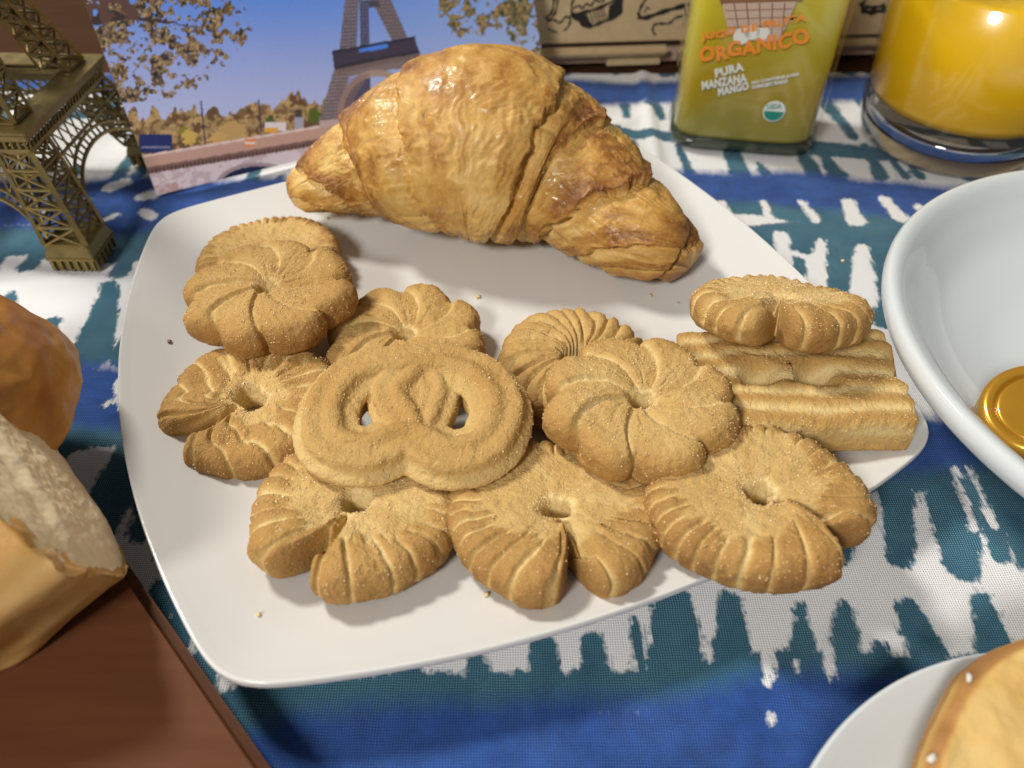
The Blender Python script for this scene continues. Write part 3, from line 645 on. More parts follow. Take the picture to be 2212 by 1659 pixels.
# ------------------------------------------------------------------ tower figurine
def build_tower():
    W, W1, z1 = .112, .070, .0475
    H = .27; corner = Q(225, 579); yaw = math.radians(-2)
    root = empty('tower_figurine', (corner.x - W / 2, corner.y + W / 2, 0), (0, 0, yaw))
    tag(root, 'antique brass lattice tower figurine with arched base standing on the cloth', 'figurine')
    prof_z = [0, .012, .0475, .056, .098, .105, .16, .25]; prof_o = [.056, .0545, .0372, .0340, .0205, .0190, .0105, .0045]
    ou = lambda z: float(np.interp(z, prof_z, prof_o)); th = [0, .012, .0475, .098, .105, .25]; tw = [.0195, .0185, .0150, .0095, .009, .0035]
    lw = lambda z: float(np.interp(z, th, tw))
    b = .0011
    def leg_part(name, sx, sy, za, zb, n, edge=.0021):
        bm = bmesh.new()
        cn = lambda z: [Vector((sx * (ou(z) - i * lw(z)), sy * (ou(z) - j * lw(z)), z)) for i, j in ((0, 0), (1, 0), (1, 1), (0, 1))]
        zs = [za + (zb - za) * k / n for k in range(n + 1)]
        for k in range(n):
            c0, c1 = cn(zs[k]), cn(zs[k + 1])
            for e in range(4):
                add_bar(bm, c0[e], c1[e], edge if e == 0 else edge * .7); f = (e + 1) % 4
                add_bar(bm, c0[e], c0[f], b); add_bar(bm, c0[e], c1[f], b * .8); add_bar(bm, c0[f], c1[e], b * .8)
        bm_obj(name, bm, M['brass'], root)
    for sx in (-1, 1):
        for sy in (-1, 1):
            fb = bmesh.new(); o = ou(0) + .0012; w_ = lw(0) + .0024
            v = add_box(fb, (sx * (o - w_ / 2), sy * (o - w_ / 2), .0095), (w_, w_, .0050))
            for p in v:
                if p.co.z > .0095:
                    p.co.x += (sx * (o - w_ / 2) - p.co.x) * .14; p.co.y += (sy * (o - w_ / 2) - p.co.y) * .14
            add_box(fb, (sx * (o - w_ / 2), sy * (o - w_ / 2), .0062), (w_ + .0004, w_ + .0004, .0014))
            bmesh.ops.bevel(fb, geom=list(fb.edges), offset=.0004, segments=2, affect='EDGES')
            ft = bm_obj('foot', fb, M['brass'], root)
            rb = bmesh.new(); add_box(rb, (sx * (o - w_ / 2), sy * (o - w_ / 2), .0028), (w_ - .003, w_ - .003, .0052))
            for k in range(6):
                t = -.5 + (k + .5) / 6
                for s_ in (-1, 1):
                    add_box(rb, (sx * (o - w_ / 2) + t * w_, sy * (o - w_ / 2) + s_ * (w_ / 2 - .001), .0029), (.0013, .0016, .0054)); add_box(rb, (sx * (o - w_ / 2) + s_ * (w_ / 2 - .001), sy * (o - w_ / 2) + t * w_, .0029), (.0016, .0013, .0054))
            bm_obj('plinth', rb, M['brass'], ft)
            leg_part('leg', sx, sy, .0118, z1, 5)
            leg_part('upper_leg', sx, sy, .058, .0975, 5, .0017)
            leg_part('spire_leg', sx, sy, .106, .25, 12, .0013)
    def ring(bm, hw, z, h, t):
        for sx, sy in ((1, 0), (-1, 0), (0, 1), (0, -1)):
            if sx: add_box(bm, (sx * (hw - t / 2), 0, z), (t, 2 * hw, h))
            else: add_box(bm, (0, sy * (hw - t / 2), z), (2 * hw - 2 * t, t, h))
    def platform(z, hw, sc=1.0):
        bm = bmesh.new(); ring(bm, hw, z + .0005, .0016, .004 * sc); ring(bm, hw + .0014, z + .0068 * sc, .0024, .013 * sc); ring(bm, hw + .0024, z + .0092 * sc, .0009, .013 * sc)
        n = int(26 * sc)
        for k in range(n):
            t = -1 + 2 * (k + .5) / n
            for s_ in (-1, 1):
                add_bar(bm, (t * hw, s_ * (hw - .0006), z), (t * hw + .0006, s_ * (hw + .0004), z + .0058 * sc), .0008); add_bar(bm, (s_ * (hw - .0006), t * hw, z), (s_ * (hw + .0004), t * hw + .0006, z + .0058 * sc), .0008)
        ring(bm, hw - .004 * sc, z + .0034 * sc, .004 * sc, .002)
        bm_obj('platform', bm, M['brass'], root)
    platform(z1, .0382); platform(.098, .0222, .8)
    for f in range(4):                                      # arched lattice between the legs on each face
        R = Matrix.Rotation(f * math.pi / 2, 3, 'Z'); bm = bmesh.new()
        zt_, hw = z1 - .001, ou(z1) - .0005; rows = 26
        def pt(x, z): return R @ Vector((x, -(ou(max(z, 0)) - .0012), z))
        def arch(t, r): return (math.cos(t) * r[0], .0125 + math.sin(t) * r[1])
        ro, ri = (.0372, .0245), (.0345, .0205); pr = None
        for k in range(rows + 1):
            t = math.radians(4) + (math.pi - math.radians(8)) * k / rows
            a, c = pt(*arch(t, ro)), pt(*arch(t, ri))
            add_bar(bm, a, c, .0008)
            if pr: add_bar(bm, pr[0], a, .0011); add_bar(bm, pr[1], c, .0013)
            pr = (a, c)
        nseg = 12
        for k in range(nseg):
            x0 = -hw + 2 * hw * k / nseg; x1 = x0 + 2 * hw / nseg
            def za(x): return .0125 + math.sqrt(max(0, 1 - (x / ro[0]) ** 2)) * ro[1]
            add_bar(bm, pt(x0, zt_), pt(x1, max(za(x1), .02)), .0008); add_bar(bm, pt(x1, zt_), pt(x0, max(za(x0), .02)), .0008)
        zm = .0385
        add_bar(bm, pt(-ou(zm) + .002, zm), pt(ou(zm) - .002, zm), .0011); add_bar(bm, pt(-hw, zt_), pt(hw, zt_), .0016)
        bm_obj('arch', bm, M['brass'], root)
    cb = bmesh.new(); add_box(cb, (0, 0, .253), (.012, .012, .006)); add_box(cb, (0, 0, .262), (.006, .006, .014)); bm_obj('top_cabin', cb, M['brass'], root)
build_tower()

# ------------------------------------------------------------------ printed photo card
def build_card():
    p0 = Q(340, 424); p1 = Q(1186, 216)                   # bottom edge on the cloth
    p0.z = p1.z = .0006
    ax = (p1 - p0).normalized(); perp = Vector((-ax.y, ax.x, 0))
    lean = math.radians(23); up = (Vector((0, 0, 1)) * math.cos(lean) + perp * math.sin(lean)).normalized(); nrm = ax.cross(up)
    Wd, Hd = (p1 - p0).length, .148
    nu, nv = 520, 340
    U, Vv = np.meshgrid(np.linspace(0, Wd, nu), np.linspace(0, Hd, nv), indexing='ij')
    a, b, c = np.array(ax), np.array(up), np.array(p0)
    P = c + U[..., None] * a + Vv[..., None] * b
    px, py = proj(P)
    n = lambda f, s_, o=3: fbm(px / f, py / f, seed=s_, oct=o)
    t = sstep(-60, 290, py)[..., None]; C = LA((80, 126, 253)) * (1 - t) + LA((165, 172, 248)) * t
    t2 = sstep(600, 1250, px)[..., None] * .40; C = C * (1 - t2) + LA((170, 185, 248)) * t2
    def paint(m, col, al=1.0):
        nonlocal C
        m = (np.asarray(m, float) * al)[..., None]; C = C * (1 - m) + LA(col) * m
    # far trees, embankment
    hz = 290 - (px - 300) * .075
    crown = 38 + 16 * vnoise(px / 22, px * 0, seed=3) + 10 * vnoise(px / 7, px * 0, seed=4)
    crown = crown + 26 * np.exp(-((px - 640) / 28) ** 2) + 8 * np.exp(-((px - 350) / 40) ** 2)
    trees = (py > hz - crown) & (py < hz + 45) & (px < 745)
    paint(trees, (148, 122, 86)); paint(trees & (n(9, 8) > .15), (172, 142, 98)); paint(trees & (n(11, 9) > .35), (112, 90, 60)); paint(trees & (n(15, 10) < -.42), (96, 70, 50))
    for cx, cy, r, col in [(678, 248, 17, (78, 92, 40)), (585, 258, 9, (70, 84, 46)), (395, 285, 14, (125, 118, 44)), (410, 297, 18, (184, 156, 84)), (500, 290, 34, (172, 140, 90)), (470, 298, 18, (184, 148, 92))]:
        paint(np.hypot(px - cx, (py - cy) * 1.15) + 6 * n(6, 12) < r, col)
    paint((px > 300) & (px < 372) & (py > 290) & (py < 330 + 3 * n(5, 2)), (34, 44, 96)); paint((px > 305) & (px < 368) & (py > 316) & (py < 320), (120, 120, 150))
    paint((px > 572) & (px < 618) & (py > 264) & (py < 283), (205, 195, 200)); paint((px > 572) & (px < 600) & (py > 276) & (py < 286), (212, 150, 60))
    paint((px > 636) & (px < 656) & (py > 252) & (py < 282), (150, 150, 165)); paint((np.abs(px - 645) < 7) & (py > 236) & (py < 254), (70, 62, 60))
    for x0, y0, y1 in [(434, 218, 318), (558, 215, 285)]: paint((np.abs(px - x0 - (py - y0) * .10) < 1.8) & (py > y0) & (py < y1), (58, 50, 70))
    # embankment wall, bridge
    dk = 338 - (px - 315) * .168
    paint((py > dk - 4) & (px < 760), (176, 140, 128)); paint((py > dk - 4) & (py < dk + 1) & (px < 760), (206, 182, 176))
    paint((py > dk + 24) & (py < dk + 38), (112, 84, 78)); paint((py > dk + 30) & (py < dk + 40) & (np.sin(px * .75) > 0), (66, 52, 52))
    paint(py > dk + 39, (196, 180, 186)); paint((py > dk + 39) & (n(14, 20) > .3), (178, 158, 162)); paint((py > dk + 66) & (n(10, 21) > .1) & (px < 400), (168, 138, 132))
    arch = ((px - 556) / 82) ** 2 + ((py - 405) / 46) ** 2 < 1
    paint(((px - 556) / 92) ** 2 + ((py - 405) / 54) ** 2 < 1, (150, 130, 136)); paint(arch, (22, 34, 66)); paint(arch & (py > 385) & (n(20, 22) > .2), (40, 74, 130))
    paint((np.abs(px - 540) < 12) & (np.abs(py - 308 + (px - 540) * .1) < 8), (226, 120, 70)); paint((np.abs(px - 540) < 12) & (np.abs(py - 309) < 2), (230, 210, 200))
    # iron tower in the picture
    def quad(pts, col, al=1): paint(inpoly(px, py, pts), col, al)
    lat = (np.sin(px * .55 + py * .4) * np.sin(px * .5 - py * .42)) > -.12
    def latq(pts, col, col2):
        m = inpoly(px, py, pts); paint(m, col2); paint(m & lat, col)
    latq([(745, 4), (776, 4), (797, -150), (806, -420), (800, -420), (782, -150)], (76, 70, 88), (132, 122, 130)); latq([(806, 4), (838, -6), (812, -150), (806, -420), (803, -420), (798, -150)], (82, 74, 84), (128, 116, 120)); quad([(772, -118), (826, -124), (828, -136), (772, -130)], (62, 56, 72))
    latq([(745, 0), (775, 0), (770, 106), (733, 106)], (76, 70, 88), (132, 122, 130)); latq([(776, 0), (796, 0), (798, 98), (778, 102)], (60, 60, 84), (100, 100, 130))
    latq([(797, -10), (840, -10), (882, 86), (848, 92)], (82, 74, 84), (128, 116, 120)); quad([(796, 0), (818, 0), (822, 14), (796, 18)], (70, 66, 84))
    quad([(717, 112), (895, 80), (905, 112), (722, 150)], (62, 56, 72)); quad([(775, 103), (838, 93), (838, 104), (775, 114)], (70, 120, 210)); quad([(717, 110), (897, 78), (897, 84), (717, 116)], (44, 42, 60))
    quad([(722, 148), (906, 112), (912, 140), (716, 172)], (118, 104, 106)); quad([(722, 142), (906, 108), (906, 114), (722, 150)], (50, 46, 60))
    m = inpoly(px, py, [(722, 150), (906, 114), (906, 124), (720, 160)]); paint(m & (np.sin(px * .9) > .2), (88, 70, 66))
    latq([(718, 160), (756, 156), (728, 262), (688, 268)], (82, 74, 84), (146, 130, 132))
    th = np.arctan2(250 - py, px - 815); rr_ = np.hypot((px - 815) / 1.0, (py - 250) / 1.15)
    paint((rr_ < 86) & (rr_ > 74) & (py < 265), (152, 132, 122)); m = (rr_ <= 74) & (py < 265); paint(m & (rr_ > 50) & (py < 262) & (px < 800), (92, 86, 110)); paint(m & lat & (px < 800) & (rr_ > 40), (60, 58, 84))
    quad([(745, 170), (800, 158), (775, 195), (742, 262), (724, 265)], (120, 98, 94), .6)
    quad([(690, 262), (770, 250), (770, 262), (690, 276)], (176, 150, 150))
    # foliage
    edge = np.interp(py, [-200, 0, 20, 75, 130, 160, 200, 225], [600, 520, 530, 548, 490, 480, 420, 300])
    dn = sstep(0, 140, edge - px) * .55; lf = (n(9, 30, 3) * .6 + n(26, 31, 2) * .75 + dn * 1.2 - .34 > 0) & (px < edge) & (py < 222)
    paint(lf, (92, 74, 58)); paint(lf & (n(6, 33) > .05), (126, 108, 84)); paint(lf & (n(5, 34) > .45), (162, 138, 102)); paint(lf & (n(8, 35) < -.45), (44, 42, 44))
    br = np.abs(py - 40 - (px - 250) * .12 + 10 * n(50, 36)) < np.interp(px, [240, 330, 420], [9, 4, .5]); paint(br & (px < 430), (56, 46, 46)); paint((px < 300) & (py < 50) & (n(16, 37) > -.2), (84, 62, 56))
    e2 = np.interp(px, [945, 975, 1050, 1120, 1190], [30, 75, 82, 92, 140]) + 12 * n(20, 40); l2 = (n(9, 41, 3) * .6 + n(24, 42, 2) * .7 + sstep(0, 60, e2 - py) * .5 - .22 > 0) & (py < e2) & (px > 948)
    paint(l2, (104, 94, 70)); paint(l2 & (n(6, 43) > .1), (150, 124, 84)); paint(l2 & (n(7, 44) < -.4), (62, 68, 48))
    C = C * (1 + .03 * n(3, 50, 1)[..., None])
    front = P + np.array(nrm) * .00025; back = P - np.array(nrm) * .00025
    me = mesh_np('print', front, grid_faces(nu, nv)); set_attr(me, 'ink', np.clip(C * 1.5, 0, .97), 'FLOAT_COLOR')
    s = NT('card_print'); s.set(Base_Color=s.attr('ink', 'Color'), Roughness=.42, Specular_IOR_Level=.35, Normal=s.bump(s.noise(1500, 2), .08, .0002))
    root = empty('photo_card', p0); tag(root, 'printed photo card of an iron tower beyond a river bridge, leaning behind the plate', 'card')
    pr = link('print', me, s.m, root); pr.matrix_parent_inverse = Matrix.Translation(-p0)
    bm = bmesh.new(); R = Matrix((ax, up, nrm)).transposed()
    add_box(bm, p0 + ax * Wd / 2 + up * Hd / 2 - nrm * .0002, (Wd, Hd, .0005), R)
    bo = bm_obj('backing', bm, simple('card_white', (.75, .74, .74), .6), root); bo.matrix_parent_inverse = Matrix.Translation(-p0)
build_card()

# ------------------------------------------------------------------ kraft box with ink drawings
def build_box():
    pL = Q(1130, 163); fr0 = Vector((pL.x, .493, 0)); dirx = Vector((1, .075, 0)).normalized(); nrm = Vector((dirx.y, -dirx.x, 0))
    root = empty('kraft_box', fr0); tag(root, 'kraft cardboard box with black cupcake and cake drawings behind the bottle', 'box')
    inv = Matrix.Translation(-fr0); R = Matrix((dirx, -nrm, Vector((0, 0, 1)))).transposed()
    L, Dp, Ht = .42, .22, .075
    def part(name, boxes, mat, par=root, bev=.0004):
        bm = bmesh.new()
        for c, s in boxes: add_box(bm, fr0 + R @ Vector(c), s, R)
        if bev: bmesh.ops.bevel(bm, geom=list(bm.edges), offset=bev, segments=2, affect='EDGES')
        o = bm_obj(name, bm, mat, par); 
        if par is root: o.matrix_parent_inverse = inv
        return o
    x0 = -.03
    part('front_panel', [((x0 + L / 2, .002, .0165 + Ht / 2), (L, .003, Ht))], M['kraft'])
    part('side_panel', [((x0 + .0015, .004 + Dp / 2, .0165 + Ht / 2), (.003, Dp, Ht))], M['kraft']); part('side_panel', [((x0 + L - .0015, .004 + Dp / 2, .0165 + Ht / 2), (.003, Dp, Ht))], M['kraft'])
    part('lid', [((x0 + L / 2, Dp / 2, .0165 + Ht + .0016), (L + .004, Dp + .006, .003))], M['kraft'])
    part('rolled_lip', [((x0 + .062, -.001, .0115), (.122, .007, .0055)), ((x0 + .128 + (L - .13) / 2, .001, .0115), (L - .13, .007, .0050))], M['kraft'], bev=.0022)
    part('table_sheen_slab', [((x0 + L / 2, Dp / 2 + .006, .0055), (L - .006, Dp, .0085))], M['table_sheen_slab']); part('lower_tab', [((x0 + .102, .0045, .005), (.035, .004, .009))], M['kraft'])  # added pinkish slab under the box imitates light reflected off the glossy table
    # drawings: ink lines traced on the panel, as thin raised strips
    fp = fr0 + R @ Vector((0, .0005, 0)); 
    def line(name, pts, wd, closed=False):
        P = catmull([tuple(QP(*p, fp, nrm)) for p in pts], max(24, len(pts) * 9), closed)
        bm = bmesh.new(); n = len(P); prev = None; first = None
        rv = random.Random(len(pts))
        for i in range(n):
            a = Vector(P[i - 1] if (i > 0 or closed) else P[i]); b = Vector(P[(i + 1) % n] if (i < n - 1 or closed) else P[i]); d = (b - a).normalized(); sdv = nrm.cross(d) * wd * .5 * (1 + .3 * math.sin(i * .6 + rv.random()))
            c = Vector(P[i]) + nrm * .00022
            v = (bm.verts.new(c + sdv), bm.verts.new(c - sdv))
            if prev: bm.faces.new((prev[0], prev[1], v[1], v[0]))
            else: first = v
            prev = v
        if closed: bm.faces.new((prev[0], prev[1], first[1], first[0]))
        o = bm_obj(name, bm, M['ink'], root); o.matrix_parent_inverse = inv
    def fill(name, pts, off=.0001, mat=None):
        bm = bmesh.new(); bm.faces.new([bm.verts.new(QP(*p, fp, nrm) + nrm * off) for p in pts]); o = bm_obj(name, bm, mat or M['ink'], root); o.matrix_parent_inverse = inv
    line('heart_drawing', [(1184, 44), (1197, 43), (1209, 49), (1220, 38), (1228, 36), (1232, 46), (1225, 60), (1218, 66)], .0012); line('heart_drawing', [(1184, 62), (1196, 68), (1204, 70)], .0010)
    line('cup_outline_drawing', [(1232, 32), (1262, 26), (1300, 14), (1342, -8)], .0018); line('cup_outline_drawing', [(1342, -8), (1342, 22), (1330, 36), (1300, 48), (1278, 57), (1262, 56), (1250, 44), (1232, 32)], .0018)
    fill('cup_shade_drawing', [(1232, 32), (1262, 28), (1282, 56), (1262, 57), (1250, 45)]); fill('cup_shade_drawing', [(1316, 12), (1341, -6), (1342, 22), (1330, 36), (1312, 42)])
    for x in (1270, 1278, 1286, 1293, 1300, 1306): line('cup_pleat_drawing', [(x - 4, 30 - (x - 1262) * .28), (x + 4, 50 - (x - 1275) * .25)], .0008)
    line('frosting_drawing', [(1236, 30), (1235, 8), (1250, -14), (1275, -40), (1310, -45), (1335, -20)], .0012); line('frosting_drawing', [(1238, 18), (1250, 12), (1258, 18), (1266, 8), (1276, 12), (1286, 0), (1298, 4), (1310, -8)], .0011)
    line('slice_drawing', [(1378, 34), (1385, 14), (1396, -6), (1402, -30)], .0016); line('slice_drawing', [(1378, 36), (1395, 38), (1430, 26), (1470, 14), (1510, 2)], .0026); line('slice_crumb_drawing', [(1392, 28), (1398, 16), (1404, 20)], .0010)
    line('ribbon_drawing', [(1416, 76), (1410, 66), (1413, 54), (1425, 51), (1445, 50), (1460, 38), (1485, 32)], .0013); line('plate_drawing', [(1178, 40), (1192, 25), (1198, -10)], .0014); line('plate_drawing', [(1182, 46), (1199, 28), (1206, -10)], .0012)
    line('cake_drawing', [(1862, 4), (1866, 22), (1885, 26), (1915, 20)], .0032); line('cake_drawing', [(1868, 14), (1890, 16), (1912, 10)], .0022); line('cake_drawing', [(1866, 2), (1880, -8), (1910, -12)], .0014)
build_box()

# ------------------------------------------------------------------ juice bottle
def superell(hx, hy, z, n=96, e=5.0):
    t = np.linspace(0, 2 * np.pi, n, endpoint=False); c, s = np.cos(t), np.sin(t)
    return np.stack([hx * np.sign(c) * np.abs(c) ** (2 / e), hy * np.sign(s) * np.abs(s) ** (2 / e), np.full(n, z)], 1)
def loft(name, rings, mat, parent, cap=True):
    n = len(rings[0]); V = np.concatenate([r[None] for r in rings]); me = mesh_np(name, V, grid_faces(len(rings), n, wv=True))
    bm = bmesh.new(); bm.from_mesh(me)
    if cap: bmesh.ops.holes_fill(bm, edges=[e for e in bm.edges if e.is_boundary], sides=400)
    bmesh.ops.recalc_face_normals(bm, faces=bm.faces); bm.to_mesh(me); bm.free()
    return link(name, me, mat, parent)
def m_juice(name, stops, spec=.5):
    s = NT(name); tc = s.n('ShaderNodeTexCoord').outputs['Object']; sep = s.n('ShaderNodeSeparateXYZ'); s.l(tc, sep.inputs[0])
    f = s.math('ADD', s.math('MULTIPLY', sep.outputs[2], 10), s.math('MULTIPLY', s.math('SUBTRACT', s.noise(26, 3, .5), .5), .45))
    s.set(Base_Color=s.ramp(f, *stops), Roughness=.25, Specular_IOR_Level=spec, Subsurface_Weight=.35, Subsurface_Radius=(.012, .009, .002), Coat_Weight=.6, Coat_Roughness=.05); return s.m
TEXT_FONT = None
def text_on(body, root, inv, o3, xd, yd, nrm, width, height, mat, name, off, bold=.02, wob=0):
    cu = bpy.data.curves.new(name, 'FONT'); cu.body = body; cu.size = 1; cu.offset = bold; cu.resolution_u = 3; cu.space_character = 1.06
    t = bpy.data.objects.new('tmp', cu); COL.objects.link(t); dg = bpy.context.evaluated_depsgraph_get()
    me = bpy.data.meshes.new_from_object(t.evaluated_get(dg)); bpy.data.objects.remove(t)
    V = np.array([v.co for v in me.vertices]); mn, mx = V.min(0), V.max(0)
    x = (V[:, 0] - mn[0]) / (mx[0] - mn[0]); y = (V[:, 1] - mn[1]) / (mx[1] - mn[1])
    y = y + wob * np.sin(x * 23) * .08
    W3 = np.array(o3) + np.outer(x * width, np.array(xd)) + np.outer(y * height, np.array(yd)) + np.array(nrm) * off
    me.vertices.foreach_set('co', W3.astype(np.float32).ravel()); me.update(); me.name = name
    o = link(name, me, mat, root); o.matrix_parent_inverse = inv; return o
def build_bottle():
    a, b = Q(1452, 322), Q(1762, 348); mid = (a + b) / 2; dx = (b - a).normalized(); yaw = math.atan2(dx.y, dx.x); nrm = Vector((dx.y, -dx.x, 0))
    hw = (b - a).length / 2 * 1.05; hd = .029; c = mid - nrm * (hd - .001) - dx * .002; c.z = 0
    root = empty('juice_bottle', c, (0, 0, yaw)); tag(root, 'flat sided glass bottle of olive yellow fruit juice with orange lettering', 'bottle')
    hs_ = [0, .0012, .0035, .008, .05, .085, .105, .118, .128, .136, .142, .165]; sc = [.92, .965, .99, 1.0, .99, .98, .94, .80, .60, .42, .34, .33]
    rings = [superell(hw * s * (1 if s > .5 else 1), (hd if s > .7 else max(hd * s * 1.25, hw * s)) * (s if s > .9 else 1), h, e=5.5 if s > .7 else 2.3) for h, s in zip(hs_, sc)]
    loft('glass_body', rings, M['glass'], root)
    jm = m_juice('apple_mango_juice', ((0, (.20, .17, .016)), (.14, (.32, .265, .022)), (.34, (.44, .31, .018)), (.55, (.50, .40, .024)), (.9, (.62, .52, .04))))
    jr = [superell(hw * s - .0022, hd * s - .0022, h, e=5.0) for h, s in zip([.0062, .0075, .010, .05, .085, .105, .112], [.92, .975, .99, .988, .978, .935, .85])]
    loft('juice', jr, jm, root)
    gb = NT('bottle_base_glass'); gb.set(Base_Color=(.03, .04, .02), Roughness=.08); loft('base', [superell(hw * s - .0008, hd * s - .0008, h, e=5.5) for h, s in zip([.0006, .0016, .0035, .0058], [.88, .945, .975, .985])], gb.m, root)
    lathe('cap', [(0, .164), (.0165, .164), (.0175, .1655), (.0175, .182), (.016, .1835), (0, .1835)], simple('cap_green', (.03, .16, .05), .4), root, 48)
    # print on the front face
    inv = Matrix.Rotation(-yaw, 4, 'Z') @ Matrix.Translation(-c); up = Vector((0, 0, 1))
    tl = math.atan2(hd * .035, .085); upn = (up * math.cos(tl) - nrm * math.sin(tl)).normalized(); fn = dx.cross(upn) * 1.0
    if fn.dot(nrm) < 0: fn = -fn
    fp = mid + nrm * .0003; fp.z = .008
    def tx(body, pa, pb, hpx, mat, name, **kw):                  # baseline from pixel pa to pb, cap height in pixels
        A, B = QP(*pa, fp, fn), QP(*pb, fp, fn); T = QP(pa[0], pa[1] - hpx, fp, fn); xd = (B - A).normalized(); yd = fn.cross(xd)
        text_on(body, root, inv, A, xd, yd, fn, (B - A).length, abs((T - A).dot(yd)), mat, name, .0004, **kw)
    tx('JUGO DE FRUTA', (1514, 92), (1743, 49), 20, M['orange'], 'headline_print', bold=.05, wob=1)
    tx('ORGANICO', (1512, 137), (1748, 94), 33, M['orange'], 'headline_print', bold=.045, wob=1)
    tx('PURA', (1546, 168), (1608, 152), 20, M['whitep'], 'flavour_print', bold=.05); tx('MANZANA', (1517, 194), (1614, 176), 19, M['whitep'], 'flavour_print', bold=.05); tx('MANGO', (1552, 207), (1618, 193), 18, M['whitep'], 'flavour_print', bold=.05)
    tx('NO CONTIENE JUGO', (1624, 183), (1726, 164), 8, M['whitep'], 'small_print', bold=.06); tx('CONCENTRADO', (1624, 192), (1702, 178), 8, M['whitep'], 'small_print', bold=.06)
    def disc(name, cpx, r, mat, off, half=None):
        C = QP(*cpx, fp, fn) + fn * off; bm = bmesh.new(); vs_ = []
        rng = np.linspace(0, 2 * np.pi, 40, endpoint=False) if half is None else np.linspace(math.pi, 2 * math.pi, 24)
        for t in rng: vs_.append(bm.verts.new(C + dx * math.cos(t) * r + upn * math.sin(t) * r))
        bm.faces.new(vs_); o = bm_obj(name, bm, mat, root); o.matrix_parent_inverse = inv
    disc('organic_seal', (1672, 240), .0056, M['whitep'], .0003); disc('organic_seal_green', (1672, 240), .0050, M['green'], .0005, True)
    tx('USDA', (1656, 236), (1688, 234), 11, M['green'], 'seal_print', bold=.03); tx('ORGANIC', (1653, 250), (1691, 248), 8, M['whitep'], 'seal_print', bold=.01)
    for o in root.children:
        if o.name.startswith('seal_print'): pass
    def poly(name, pts, mat, off):
        bm = bmesh.new(); bm.faces.new([bm.verts.new(QP(*p, fp, fn) + fn * off) for p in pts]); o = bm_obj(name, bm, mat, root); o.matrix_parent_inverse = inv
    poly('basket_print', [(1553, -60), (1730, -60), (1722, 0), (1700, 55), (1680, 88), (1640, 92), (1600, 72), (1575, 72), (1562, 20)], M['pink'], .00015)
    poly('basket_rim_print', [(1555, -8), (1735, -14), (1733, 2), (1556, 8)], M['brownp'], .00022)
    for x in (1585, 1612, 1640, 1668, 1695): poly('basket_line_print', [(x - 1, 6), (x + 2, 6), (x + 4 - (x - 1640) * .16, 74), (x + 2 - (x - 1640) * .16, 74)], M['brownp'], .00022)
    for y in (22, 40, 58): poly('basket_line_print', [(1562 + y * .2, y), (1718 - y * .35, y - 4), (1718 - y * .35, y - 2), (1562 + y * .2, y + 2)], M['brownp'], .00022)
    for x, y, r in [(1602, 78, .004), (1625, 70, .0035), (1648, 72, .003)]: disc('petal_print', (x, y), r, M['whitep'], .00026)
build_bottle()

# ------------------------------------------------------------------ tumbler of orange juice
def build_tumbler():
    c = Vector((.2440, .4040, 0)); root = empty('juice_tumbler', c); tag(root, 'thick based glass tumbler full of orange juice', 'glass')
    gl = NT('thick_glass'); gl.set(Base_Color=(1, .985, .97), Roughness=.02, Transmission_Weight=1.0, IOR=1.48)
    zb = .0225
    lathe('glass_wall', [(.0455, .0005), (.0478, .003), (.0497, .009), (.0515, zb), (.0527, .05), (.0540, .085), (.0545, .098), (.0538, .099), (.0530, .098), (.0528, .096)], M['glass'], root, 128)
    lathe('glass_base', [(0, .0012), (.040, .0012), (.0450, .0008), (.0472, .003), (.0490, .009), (.0506, zb - .002), (.0490, zb - .0025), (.030, zb - .0050), (0, zb - .0060)], gl.m, root, 128)
    oj = m_juice('orange_juice', ((0, (.86, .43, .004)), (.45, (.90, .51, .006)), (1, (.92, .56, .010))))
    lathe('juice', [(0, zb - .0040), (.030, zb - .0030), (.0470, zb + .0008), (.0500, zb + .006), (.0512, .05), (.0524, .083), (.0505, .0842), (0, .0842)], oj, root, 128)
build_tumbler()

# ------------------------------------------------------------------ round dish with gold lidded jar
def build_dish():
    c = Vector((.2500, .1915, 0)); r = .1185; z = .036
    root_prof = [(0, .0085), (.40, .0085), (.55, .0095), (.66, .0125), (.78, .0180), (.87, .0262), (.925, .0325), (.950, .0350), (.972, .0361), (.990, .0357), (1.0, .0335), (.999, .0305), (.985, .0275), (.93, .0225), (.84, .0170), (.72, .0098), (.60, .0055), (.565, .0002), (.535, .0002), (.52, .0045), (0, .005)]
    p = catmull(root_prof, 160); p[:, 0] = np.clip(p[:, 0], 0, 1.002) * r
    o = lathe('round_dish', p, M['dish'], None, 200); o.location = c
    tag(o, 'deep round white dish holding a gold lidded jar', 'dish')
build_dish()
def build_jar():
    c = Q(2246, 884, .0300); root = empty('small_jar', c, (math.radians(12), math.radians(-20), math.radians(0)))
    root.scale = (.98,) * 3; tag(root, 'small jar with gold lid lying tilted in the round dish', 'jar')
    gold = NT('gold_lid'); gold.set(Base_Color=gold.mix(gold.noise(90, 2), (.44, .215, .012), (.54, .28, .02)), Metallic=.45, Roughness=.25, Coat_Weight=.5)
    p = catmull([(0, .0004), (.0105, .0004), (.0122, -.0002), (.0132, .0012), (.0150, .0014), (.0166, .0004), (.0172, -.0018), (.0173, -.0075), (.0176, -.0082), (.0170, -.0088), (.0160, -.0085)], 90); lathe('lid', p, gold.m, root, 120)
    lathe('glass_body', [(0, -.0090), (.0155, -.0090), (.0158, -.0105), (.0160, -.0130), (.0150, -.0172), (.0140, -.0180), (0, -.0180)], simple('honey', (.55, .25, .02), .1, Coat_Weight=.7), root, 96)
build_jar()

